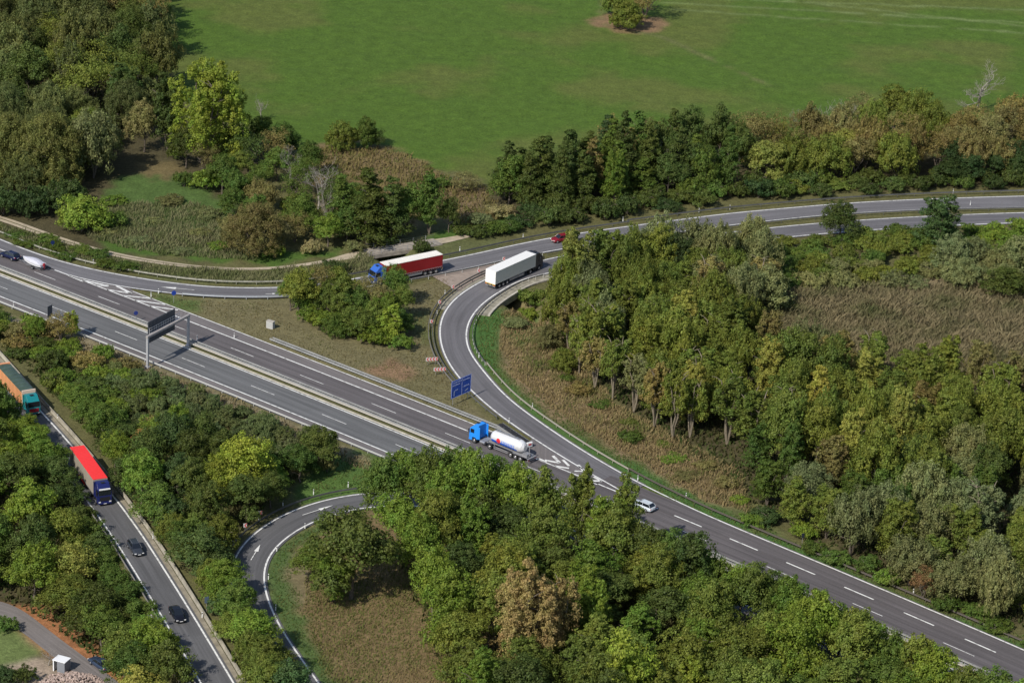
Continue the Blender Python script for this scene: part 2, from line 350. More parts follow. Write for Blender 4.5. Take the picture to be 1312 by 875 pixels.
def build_ground():
    xs = np.r_[-4000, -2000, -900, -500, -300, -220, np.arange(-170, 175.1, .8), 220, 300, 500, 900, 2000, 4000]
    ys = np.r_[-3000, -1500, -500, 0, 200, 300, 340, np.arange(372, 900, .8), 930, 1000, 1200, 1600, 2500, 5000]
    X, Y = np.meshgrid(xs, ys); Q = np.stack([X.ravel(), Y.ravel()], 1); z = hgt(Q)
    rough = (fbm(Q[:, 0], Q[:, 1], .13)-.5)*.5
    # keep roadside ground flat
    V = np.c_[Q, z]; U = pix(V)
    dmin = np.full(len(Q), 99.0)
    fine = (np.abs(Q[:, 0]) < 175) & (Q[:, 1] > 370) & (Q[:, 1] < 720)
    idx = np.where(fine)[0]; q = Q[idx]; dm = np.full(len(q), 99.0)
    for C in (mwc(-70, 310, -4.5, 8), CLO[::6], CLI[::6], CR3U[::6], CR3L[::6], CR6I[::6], CR7R[::6]): dm = np.minimum(dm, seg_dist(q, C))
    dmin[idx] = dm
    V[:, 2] += rough*sst((dmin-15)/10)*(z > -3) - .05*(1-sst((dmin-8)/6)) - .02
    base = np.array(OLIVE); col = np.tile(base, (len(Q), 1)).astype(float)
    n1 = fbm(Q[:, 0], Q[:, 1], .35)-.5; n2 = fbm(Q[:, 0]+91, Q[:, 1]+17, .35)-.5
    rr = np.hypot(Q[:, 0], Q[:, 1])
    for poly, c, rag in ZONES:
        UU = U + np.stack([n1, n2], 1)*rag*5
        k = inpoly(UU, poly); col[k] = c
    # worn brown ring and trodden line on the meadow by the lone bush
    B = unp([(808, 30)])[0, :2]; d = np.hypot((Q[:, 0]-B[0])/1.15, Q[:, 1]-B[1])+n1*4; col[(d < 9.0) & (d > 0)] = (.20, .13, .07)
    tr = curve([(760, -30), (772, 8), (768, 25), (790, 40), (840, 44), (880, 62), (930, 85), (985, 110)])
    k = np.where((Q[:, 1] > 660))[0]; dd = seg_dist(Q[k], tr[::4]); kk = k[(dd+n1[k]*2.2) < .5]; col[kk] = (.12, .13, .045)
    for (a, b) in (((850, 4), (1330, 30)), ((860, 12), (1330, 44)), ((900, -2), (1330, 14)), ((1000, 0), (1330, 36))):
        tr = unp([a, b])[:, :2]; dd = seg_dist(Q[k], tr); kk = k[(dd+n2[k]*.7) < .40]; col[kk] = (.15, .19, .07)
    mea = (np.abs(col-np.array(MEADOW)).sum(1) < 1e-6); t = sst((fbm(Q[:, 0], Q[:, 1], .045, 4)-.40)/.22)[:, None]
    col = np.where(mea[:, None], col*(1-t)+np.array(MEADOW2)*t, col)
    # soften the borders
    ny, nx = X.shape; Cg = col.reshape(ny, nx, 3)
    for _ in range(2):
        Cg[1:-1, 1:-1] = .4*Cg[1:-1, 1:-1]+.15*(Cg[:-2, 1:-1]+Cg[2:, 1:-1]+Cg[1:-1, :-2]+Cg[1:-1, 2:])
    col = np.c_[Cg.reshape(-1, 3), np.ones(len(Q))]
    i, j = np.meshgrid(np.arange(ny-1), np.arange(nx-1), indexing='ij'); a = (i*nx+j).ravel()
    Fq = np.stack([a, a+1, a+nx+1, a+nx], 1)
    m = bpy.data.materials.new('ground_vegetation'); m.use_nodes = True; n = m.node_tree; L = n.links.new; b = n.nodes['Principled BSDF']
    b.inputs['Roughness'].default_value = .95; b.inputs['Specular IOR Level'].default_value = .15
    at = n.nodes.new('ShaderNodeVertexColor'); at.layer_name = 'Col'; tc = n.nodes.new('ShaderNodeTexCoord')
    prev = at.outputs[0]; hs = []
    for sc, lo, hi in ((.35, .80, 1.22), (1.7, .72, 1.3), (6.0, .78, 1.25)):
        z = n.nodes.new('ShaderNodeTexNoise'); z.inputs['Scale'].default_value = sc; z.inputs['Detail'].default_value = 5; z.inputs['Roughness'].default_value = .65; L(tc.outputs['Object'], z.inputs[0])
        r = n.nodes.new('ShaderNodeMapRange'); r.inputs[1].default_value = .3; r.inputs[2].default_value = .7; r.inputs[3].default_value = lo; r.inputs[4].default_value = hi; L(z.outputs[0], r.inputs[0])
        v = n.nodes.new('ShaderNodeVectorMath'); v.operation = 'SCALE'; L(prev, v.inputs[0]); L(r.outputs[0], v.inputs['Scale']); prev = v.outputs[0]; hs.append(z.outputs[0])
    # dry straw flecks
    z = n.nodes.new('ShaderNodeTexNoise'); z.inputs['Scale'].default_value = 1.1; z.inputs['Detail'].default_value = 8; z.inputs['Roughness'].default_value = .75; L(tc.outputs['Object'], z.inputs[0])
    r = n.nodes.new('ShaderNodeMapRange'); r.inputs[1].default_value = .60; r.inputs[2].default_value = .76; r.inputs[3].default_value = 0; r.inputs[4].default_value = .55; L(z.outputs[0], r.inputs[0])
    mx = n.nodes.new('ShaderNodeMix'); mx.data_type = 'RGBA'; L(r.outputs[0], mx.inputs[0]); L(prev, mx.inputs[6]); mx.inputs[7].default_value = (.22, .19, .10, 1); L(mx.outputs[2], b.inputs['Base Color'])
    bp = n.nodes.new('ShaderNodeBump'); bp.inputs['Distance'].default_value = .22; bp.inputs['Strength'].default_value = .8; L(hs[1], bp.inputs['Height']); L(bp.outputs[0], b.inputs['Normal'])
    struct('ground', mesh_np('ground', V, Fq, m, colors=col, smooth=True))
build_ground()

# ------------------------------------------------------------------ roads
ZR = {'r1': .02, 'r2': .04, 'sh': .06, 'lp': .08, 'r3': .10, 'mk': .125}
def strip(name, A, B, z, mat_, u0=0.0, u1=1.0, kindname=None):
    """sheet between two polylines with the same number of points"""
    n = len(A); s = np.r_[0, np.cumsum(np.linalg.norm(np.diff(A, axis=0), axis=1))]
    V = np.r_[np.c_[A, np.full(n, z)], np.c_[B, np.full(n, z)]]
    uv = np.r_[np.c_[np.full(n, u0), s], np.c_[np.full(n, u1), s]]
    i = np.arange(n-1); Fq = np.stack([i, i+1, i+1+n, i+n], 1)
    P = V[Fq[0]]; 
    if np.cross(P[1]-P[0], P[2]-P[0])[2] < 0: Fq = Fq[:, ::-1]
    return struct(name, mesh_np(name, V, Fq, mat_, uv=uv))
strip('motorway_road', mwc(-90, 330, -15.9), mwc(-90, 330, -5.0), ZR['r1'], A_R1, -15.9, -5.0)
strip('motorway_road', mwc(-90, 330, -3.1), mwc(-90, 330, 3.9), ZR['r2'], A_R2, -3.1, 3.9)
strip('hard_shoulder', mwc(20, 118, 3.55), mwc(20, 118, 6.85), ZR['r2']+.01, A_SH, 0, 3.3)
strip('hard_shoulder', mwc(-90, 330, -15.9), mwc(-90, 330, -13.75), ZR['r1']+.01, A_SH, 0, 2.2)
g_lo = resample(CLO, n=420); g_li = resample(CLI, n=420)
# pair the loop's two edges point by point
def pair(A, B, n):
    A = resample(A, n=n); out = []
    Bf = resample(B, .25)
    last = 0
    for p in A:
        d = ((Bf-p)**2).sum(1); k = int(np.argmin(d)); out.append(Bf[k])
    return A, np.array(out)
def side(C, ref):                    # sign of the normal that points away from the point ref
    k = np.argmin(((C-ref)**2).sum(1)); return -1 if (normals(C)[k]@(ref-C[k])) > 0 else 1
mid_loop = unp([(585, 435)])[0, :2]
sLI, sLO = side(CLI, mid_loop), side(CLO, mid_loop)
A1, B1 = pair(off(CLO, sLO*.4), off(CLI, sLI*.5), 380)
strip('ramp_road', A1, B1, ZR['lp'], A_LP, 0, 5.6)
# right-hand lane after the merge
strip('motorway_road', mwc(140, 330, 3.3), mwc(140, 330, 8.1), ZR['lp']+.01, A_R2, -3.1, 1.7)
A2, B2 = pair(CR3U, CR3L, 420)
mid3 = unp([(300, 375)])[0, :2]; s3U, s3L = side(CR3U, mid3), side(CR3L, mid3)
A2, B2 = pair(off(CR3U, s3U*.45), off(CR3L, s3L*.35), 420)
strip('ramp_road', A2, B2, ZR['r3'], A_R3, 0, 5.6)
mid6 = unp([(320, 720)])[0, :2]; s6 = side(CR6I, mid6)
W6 = 5.3
strip('ramp_road', off(CR6I, s6*.5), off(CR6I, -s6*(W6+.5)), ZR['r2'], A_R7, 0, 6.3)
mid7 = unp([(190, 720)])[0, :2]; s7 = side(CR7R, mid7)
strip('side_road', off(CR7R, s7*.9), off(CR7R, -s7*5.6), ZR['r2'], A_R7, -.9, 5.6)
R8L = curve([(-40, 790), (-5, 793), (12, 797), (25, 805.5), (51.6, 829), (70.4, 842), (100, 866), (150, 908)], LOW)
R8R = curve([(-40, 764), (0, 768), (22, 775), (37.7, 787.6), (75.5, 817.5), (100, 835.5), (123.2, 852.5), (150, 872), (185, 900)], LOW)
A8, B8 = pair(R8R, R8L, 80); strip('village_road', A8, B8, LOW+.05, A_R8, 0, 4)

# gravel over the culvert between the two ramps
gp = unp([(552, 353), (585, 347), (616, 340), (652, 331), (640, 347), (620, 354.5), (601, 364), (588, 374)])
me = bpy.data.meshes.new('gravel_area'); me.from_pydata([(p[0], p[1], .03) for p in gp], [], [tuple(range(len(gp)))[::-1]]); me.materials.append(mat('gravel', (.30, .24, .195), .9, noise=.18, nscale=.8)); struct('gravel_area', me)

def patch(name, px, z, m):
    g_ = unp(px); me = bpy.data.meshes.new(name); me.from_pydata([(p[0], p[1], z) for p in g_], [], [tuple(range(len(px)))]); me.uv_layers.new(name='UVMap')
    for i, l in enumerate(me.loops): me.uv_layers[0].data[i].uv = (g_[l.vertex_index][0], g_[l.vertex_index][1])
    if me.polygons[0].normal.z < 0: me.flip_normals()
    me.materials.append(m); return struct(name, me)
patch('gore_area', [(70, 345), (103, 356), (138, 364.5), (165, 369.5), (175, 374.6), (205, 386.8), (233, 397.9), (244, 402.6), (244, 413), (200, 396), (150, 376.5), (100, 357.5), (70, 347)], .055, A_SH)
patch('gore_area', [(668, 573), (682, 562.5), (712, 580), (745, 600), (802, 632), (790, 632), (740, 610), (690, 589), (668, 580)], .075, A_SH)
# field path
PTH = curve([(-60, 262), (-20, 274), (16, 285), (52.8, 298.6), (88, 310.5), (125.8, 321.3), (165, 330), (201, 336), (260, 343), (325, 345), (375.5, 341.5), (420.7, 334.5), (445, 329), (476, 322.5), (526.4, 315.5), (564, 309.5), (600, 302), (640, 292)])
TANM = mat('path_gravel', (.42, .35, .25), .9, noise=.25, nscale=.7)
wpx = pix(np.c_[PTH, np.zeros(len(PTH))])[:, 0]
hw = np.interp(wpx, [0, 200, 300, 420, 450, 520, 560, 600], [1.15, .9, .6, .7, 1.5, 1.7, 1.5, .9])
strip('field_path', off(PTH, hw), off(PTH, -hw), .025, TANM, 0, 2)
kk = wpx < 300
strip('path_grass_strip', off(PTH, .18)[kk], off(PTH, -.18)[kk], .045, mat('path_grass', (.13, .115, .055), .95, noise=.3, nscale=1), 0, .4)
mb = MB()

# ---- painted markings
def stroke_mesh(lines):
    """lines: list of (polyline, half width)"""
    V = []; Fq = []
    for C, h in lines:
        a, b = off(C, h), off(C, -h); n = len(C); s = len(V)
        V += [(*p, ZR['mk']) for p in a]+[(*p, ZR['mk']) for p in b]
        Fq += [(s+i, s+n+i, s+n+i+1, s+i+1) for i in range(n-1)]
    return np.array(V), np.array(Fq)
def paint(name, lines, m=None):
    V, Fq = stroke_mesh(lines); P = V[Fq[0]]
    if np.cross(P[1]-P[0], P[2]-P[0])[2] < 0: Fq = Fq[:, ::-1]
    return struct(name, mesh_np(name, V, Fq, m or PAINT))
def seg(a, b, w_, z=0):
    P = unp([a, b], z)[:, :2]; return (resample(P, n=3), w_/2)
def dashes(s0, s1, t, per, ln, h):
    return [(mw(np.linspace(s, s+ln, 4), t), h) for s in np.arange(s0, s1, per)]
paint('lane_markings', dashes(-72, 320, 0, 18, 6, .075) + [(mwc(-1, 150, 3.62), .15)] + [(mwc(21, 117, 6.62), .12)] + [(mwc(-90, 330, -2.75), .11)])
paint('lane_markings', dashes(-75, 320, -10.06, 18, 6, .075) + [(mwc(-90, 330, -13.58), .15), (mwc(-90, 330, -6.15), .14)])
paint('lane_markings', dashes(157.6, 320, 3.62, 12, 6, .15) + [(mwc(146, 153, 3.62), .17)])
paint('lane_markings', dashes(-76, 4, 3.62, 12, 6, .15))
strip('concrete_gutter', mwc(-90, 330, -5.62), mwc(-90, 330, -5.15), .045, CONC_Y, 0, .5)
paint('lane_markings', [(CLO, .15), (CLI, .15)])
paint('lane_markings', [(CR3U, .15), (cutpx(CR3L, (88, 354), (1420, 264)), .13)])
paint('lane_markings', [(CR6I, .15), (off(CR6I, -s6*W6), .15)])
paint('lane_markings', [(CR7R, .15), (off(CR7R, -s7*4.75), .13)])
# hatched noses
paint('lane_markings', [seg((88, 353.6), (107, 361.5), 0.50), seg((106, 360), (139, 367.2), 0.56), seg((123, 366.3), (139, 367.9), 0.31), seg((149.5, 367), (168, 376.8), 0.62), seg((137, 371.9), (168, 376.6), 0.50),
                        seg((158, 379.4), (195.5, 383.4), 0.46), seg((173, 385.6), (212, 390.8), 0.46), seg((192, 393), (228, 397.9), 0.46)])
paint('lane_markings', [seg((708.5, 584.5), (717, 593.5), 0.56), seg((698, 590), (717, 593.8), 0.56), seg((721, 589.5), (729, 597.5), 0.50), seg((711, 597.6), (729, 600.5), 0.50), seg((690, 588), (700, 592.5), 0.50), seg((736, 604), (748, 604.5), 0.43), seg((741, 596), (748, 604.5), 0.43), seg((757, 616.5), (771, 617), 0.56), seg((761, 611.5), (771, 617), 0.56), seg((757, 617), (766, 621), 0.56)])
def arrow(a, b, head=.38, w_=.15):
    P = unp([a, b])[:, :2]; d = P[1]-P[0]; L_ = np.linalg.norm(d); d /= L_; nn = np.array([-d[1], d[0]])
    p = P[0]+d*L_*.55; q = P[1]
    V = [P[0]+nn*w_/2, P[0]-nn*w_/2, p-nn*w_/2, p+nn*w_/2, p+nn*head, p-nn*head, q]
    me = bpy.data.meshes.new('road_arrow'); me.from_pydata([(v[0], v[1], ZR['mk']+.005) for v in V], [], [(0, 1, 2, 3), (4, 5, 6)]); me.materials.append(PAINT); struct('road_arrow', me)
arrow((249, 372.3), (206, 368.4), .5); arrow((387.5, 660.5), (427, 647.8)); arrow((321.5, 718), (333.5, 698)); arrow((340, 377.5), (356, 376.9), .3)

# ------------------------------------------------------------------ crash barriers
def guardrail(C, label, h=.75, m=GALV, post=4.0, name='guardrail', group='crash barriers along the roads', z0=0.0, two=False, thick=.09, tall=.31, pm=None, step=2.0):
    C = resample(C, step); org = C[len(C)//2]; root = empty(name, (org[0], org[1], z0), 0, label, 'guardrail', group)
    q = C-org; N = normals(C); s_ = []
    prof = [(-thick/2, h-tall), (-thick/2-.015, h-tall*.75), (-thick/2+.02, h-tall*.5), (-thick/2-.015, h-tall*.25), (-thick/2, h), (thick/2, h), (thick/2, h-tall)]
    for o_ in ((-.42, .42) if two else (0,)):
        rings = [[(p[0]+nn[0]*(a+o_), p[1]+nn[1]*(a+o_), b) for a, b in prof] for p, nn in zip(q, N)]
        s_.append(MB().loft(rings))
        s_[-1].build('rail', m, root)
    if post:
        P = resample(q, post)[:95]; pmesh = None
        for p in P:
            if pmesh is None:
                o = MB().box((0, 0, (h-.02)/2), (.1, .12, h-.02)).build('post', pm or m, root); pmesh = o.data
            else: o = link(bpy.data.objects.new('post', pmesh), root)
            o.location = (p[0], p[1], -.02)
    return root
guardrail(cutpx(off(CR3U, s3U*2.1), (-60, 275), (430, 358)), 'long grey guardrail on the far side of the upper left ramp, beside tall grass', m=mat('rail_mossy', (.33, .32, .26), .6, .2, noise=.3))
guardrail(cutpx(off(CR3U, s3U*1.5), (440, 350), (800, 285)), 'dark steel guardrail behind the lorry with the red trailer', m=GALV_D)
guardrail(cutpx(off(CR3U, s3U*2.4), (800, 285), (1420, 243)), 'weathered grey guardrail on the far edge of the road at upper right', m=GALV_D)
guardrail(cutpx(off(CR3L, s3L*.9), (232, 380), (420, 378)), 'pale grey guardrail on the near side of the upper left ramp above the dry island', m=mat('rail_pale', (.42, .44, .47), .45, .3))
guardrail(cutpx(off(CR3L, s3L*1.3), (500, 362), (690, 326)), 'guardrail on short posts between the red trailer lorry and the gravel patch', m=GALV_D, pm=mat('post_pale', (.5, .5, .48), .6))
guardrail(cutpx(off(CR3L, s3L*1.6), (700, 325), (1420, 264)), 'dark central guardrail between the two lanes at upper right', m=GALV_D)
guardrail(cutpx(off(CLO, sLO*1.5), (700, 333), (632, 537)), 'dark curved guardrail around the outside of the loop ramp', m=GALV_D)
guardrail(cutpx(off(CLO, sLO*2.3), (640, 349), (600, 500)), 'second, outermost curved guardrail of the loop, beside the red and white boards', m=mat('rail_dull', (.2, .19, .17), .6, .2))
guardrail(cutpx(off(CLI, sLI*1.2), (690, 352), (606, 470)), 'curved guardrail on short posts along the inside of the loop bridge', m=GALV_D, pm=mat('post_light', (.55, .53, .48), .6), post=2.0)
guardrail(cutpx(off(CLI, sLI*1.5), (606, 470), (800, 606)), 'grey guardrail beside the bright green grass strip inside the loop', m=mat('rail_tan', (.36, .33, .27), .6, .2))
guardrail(cutpx(off(CLI, sLI*1.7), (800, 606), (1420, 880)), 'long dark guardrail on the far side of the motorway at lower right', m=mat('rail_dark', (.10, .085, .07), .7, .1))
guardrail(mwc(57, 117, 8.0), 'double grey guardrail between the hard shoulder and the dry grass island', two=True)
guardrail(mwc(-90, 330, -3.75), 'double grey guardrail of the motorway median', two=True)
guardrail(mwc(-90, 330, -4.75), 'single pale guardrail of the motorway median, on the nearer side of the double one', m=mat('rail_beige', (.44, .41, .36), .6, .15), post=0)
guardrail(mwc(-90, 108, -16.2), 'pale guardrail along the nearer edge of the motorway above the bushy slope', m=mat('rail_white', (.50, .50, .48), .5, .2))
guardrail(cutpx(off(CR6I, -s6*(W6+1.4)), (560, 628), (303, 745)), 'dark curved guardrail around the outside of the lower left loop', m=GALV_D)
guardrail(cutpx(off(CR7R, -s7*5.9), (120, 660), (300, 960)), 'guardrail on top of the retaining wall at lower left', m=mat('rail_dusty', (.24, .225, .20), .6, .2), h=.9)
# concrete kerb barrier on the right of the left road
def concrete_barrier(C, label, offm=mat('barrier_concrete', (.33, .30, .235), .85, noise=.3, nscale=.8)):
    C = resample(C, 2.0); org = C[len(C)//2]; root = empty('concrete_barrier', (org[0], org[1], 0), 0, label, 'crash barrier')
    q = C-org; N = normals(C); prof = [(-.2, 0), (-.17, .2), (-.08, .45), (-.07, .78), (.07, .78), (.08, .45), (.17, .2), (.2, 0)]
    MB().loft([[(p[0]+nn[0]*a, p[1]+nn[1]*a, b) for a, b in prof] for p, nn in zip(q, N)]).build('barrier_body', offm, root)
    return root
concrete_barrier(cutpx(off(CR7R, s7*1.7), (-60, 400), (370, 990)), 'long sand-coloured concrete barrier beside the bushy slope on the left road')
strip('gutter', off(CR7R, s7*.55), off(CR7R, s7*1.35), ZR['r2']+.02, mat('gutter_dirt', (.27, .235, .17), .9, noise=.35, nscale=.7), 0, 1)

# ------------------------------------------------------------------ bridges
def deck_between(name, C, o0, o1, z1, z0, m, label, cat='bridge'):
    org = C[len(C)//2]; root = empty(name, (org[0], org[1], 0), 0, label, cat); N = normals(C); q = C-org
    MB().loft([[(p[0]+n_[0]*o0, p[1]+n_[1]*o0, z0), (p[0]+n_[0]*o1, p[1]+n_[1]*o1, z0), (p[0]+n_[0]*o1, p[1]+n_[1]*o1, z1), (p[0]+n_[0]*o0, p[1]+n_[1]*o0, z1)] for p, n_ in zip(q, N)]).build('deck', m, root)
    return root, q, N
bC = cutpx(CLI, (700, 350), (608, 402))
DECKM = mat('mossy_concrete', (.30, .275, .21), .9, noise=.45, nscale=.9)
root, q, N = deck_between('road_bridge', bC, -sLI*7.5, sLI*3.2, -.0, -1.2, DECKM, 'curved concrete bridge carrying the loop ramp over the overgrown dip')
MB().loft([[(p[0]+n_[0]*a*sLI, p[1]+n_[1]*a*sLI, b) for a, b in ((2.85, .0), (3.3, .0), (3.3, .32), (2.85, .32))] for p, n_ in zip(q, N)]).build('coping', mat('pale_coping', (.46, .42, .35), .85, noise=.3, nscale=1), root)
# bridge of the field path
pC = cutpx(PTH, (470, 324), (560, 310)); root, q, N = deck_between('path_bridge', pC, -1.9, 1.9, .09, -.75, mat('path_deck', (.33, .29, .24), .9, noise=.3, nscale=1), 'small concrete bridge carrying the field path, with low railings on both sides')
sP = -1 if (normals(pC)[3]@(unp([(515, 335)])[0, :2]-pC[len(pC)//2])) < 0 else 1
for sgn, hh in ((sP, 1.0), (-sP, 1.0)):
    ra = MB(); n_ = len(q)
    for z in (.55, 1.0):
        for i in range(0, n_-1):
            a = q[i]+N[i]*1.75*sgn; b = q[i+1]+N[i+1]*1.75*sgn; ra.cyl((a[0], a[1], z), (b[0], b[1], z), .045, n=6)
    rl = ra.build('railing', GREYST if sgn == sP else mat('green_railing', (.06, .09, .06), .6), root)
    for i in range(0, n_, 3):
        a = q[i]+N[i]*1.75*sgn; MB().box((a[0], a[1], .55), (.1, .1, 1.1)).build('railing_post', GREYST, rl)

# retaining wall of piles below the left road
wC = resample(cutpx(off(CR7R, -s7*6.5), (205, 785), (330, 990)), .5)
root = empty('retaining_wall', (*wC[10], LOW), 0, 'retaining wall of pale upright concrete piles under the left road', 'retaining wall')
N = normals(wC); q = wC-wC[10]
MB().loft([[(p[0]+n_[0]*a, p[1]+n_[1]*a, b) for a, b in ((-.15, -.5), (.15, -.5), (.15, 4.95), (-.15, 4.95))] for p, n_ in zip(q, N)]).build('wall_panel', mat('dark_concrete', (.11, .10, .09), .9, noise=.4), root)
MB().loft([[(p[0]+n_[0]*a, p[1]+n_[1]*a, b) for a, b in ((-.35, 4.9), (.35, 4.9), (.35, 5.12), (-.35, 5.12))] for p, n_ in zip(q, N)]).build('capping', CONC, root)
PILE = mat('pale_concrete', (.50, .46, .38), .85, noise=.25, nscale=1)
sw = -s7; pd = None
for i in range(4, len(wC)-4, 5):
    p = q[i]+N[i]*sw*.45
    if pd is None: o = MB().box((0, 0, 2.2), (.42, .42, 4.9)).build('pile', PILE, root, bevel=.04); pd = o
    else:
        o = pd.copy(); link(o, root)
    o.location = (p[0], p[1], 0); o.rotation_euler = (0, 0, math.atan2(N[i][1], N[i][0]))

# ------------------------------------------------------------------ vehicles
def paintm(name, c, r=.3): return mat(name, c, r, 0, .5)
def wheel(parent, x, y, r=.5, wd=.3, n=16, z=None):
    z = r if z is None else z
    t = MB().cyl((0, -wd/2, 0), (0, wd/2, 0), r, n=n).build('wheel', TYRE, parent, loc=(x, y, z))
    sy = 1 if y > 0 else -1
    MB().cyl((0, sy*(wd/2-.02), 0), (0, sy*(wd/2+.015), 0), r*.58, r*.5, n=12).cyl((0, sy*(wd/2), 0), (0, sy*(wd/2+.05), 0), r*.2, n=8).build('rim', RIM, t)
    return t
def cab(parent, m, xr, xf, zt=3.75, red_grille=False, skirt=True, low=False, visor=None):
    """cab shell, windows, lights; xr..xf along the lorry, front at xf"""
    c = MB(); L_ = xf-xr
    top = [(xr+.05, zt), (xr+.05, .95), (xf-1.75, .95), (xf-1.72, 1.15), (xf-.85, 1.15), (xf-.8, .45), (xf-.05, .42), (xf, .8), (xf, 1.9), (xf-.22, 2.95), (xf-.45, 3.05)] + ([(xf-1.2, zt)] if not low else [(xf-.6, 3.12), (xr+.3, 3.15)])
    ins = [.16, 0, 0, 0, 0, 0, .06, .04, .02, .1, .13] + ([.16] if not low else [.14, .14]); ins[0] = .16
    if low: top[0] = (xr+.05, 3.1)
    c.prism(top, -1.24, 1.24, ins); shell = c.build('cab', m, parent, bevel=.05)
    MB().prism([(xf+.012, 1.98), (xf-.19, 2.9), (xf-.23, 2.9), (xf-.03, 1.98)], -1.08, 1.08).build('windscreen', GLASS, shell)
    for s in (-1, 1):
        MB().prism([(xf-.32, 2.0), (xf-.42, 2.78), (xf-1.25, 2.78), (xf-1.25, 2.0)], s*1.21-.02, s*1.21+.02).build('side_window', GLASS, shell)
        MB().box((xf-.08, s*1.42, 2.35), (.12, .22, .72)).box((xf-.12, s*1.28, 2.6), (.06, .3, .05)).build('mirror', BLACK, shell)
        MB().box((xf+.005, s*.92, .78), (.05, .36, .22)).build('headlight', LAMP, shell)
        MB().box((xr+.9, s*1.17, .7), (.5, .12, .5)).build('step', DARKSTEEL, shell)
    MB().box((xf+.0, 0, 1.32), (.06, 1.75, .7)).build('grille', red_grille or BLACK, shell)
    MB().box((xf+.03, 0, .52), (.16, 2.3, .3)).build('bumper', BLACK if red_grille else m, shell, bevel=.04)
    MB().box((xf+.12, 0, .5), (.02, .52, .11)).build('number_plate', WHITE, shell)
    if visor: MB().box((xf-.12, 0, 3.05), (.3, 1.9, .16)).build('sun_visor', visor, shell)
    if not low:
        MB().box((xf-1.25, 0, zt+.02), (.5, .7, .05)).build('roof_hatch', BLACK, shell)
        for s in (-1, 1): MB().prism([(xr+.06, 1.1), (xr+.06, zt-.1), (xr-.45, zt-.25), (xr-.45, 1.1)], s*1.2-.03, s*1.2+.03).build('side_fairing', m, shell)
    return shell
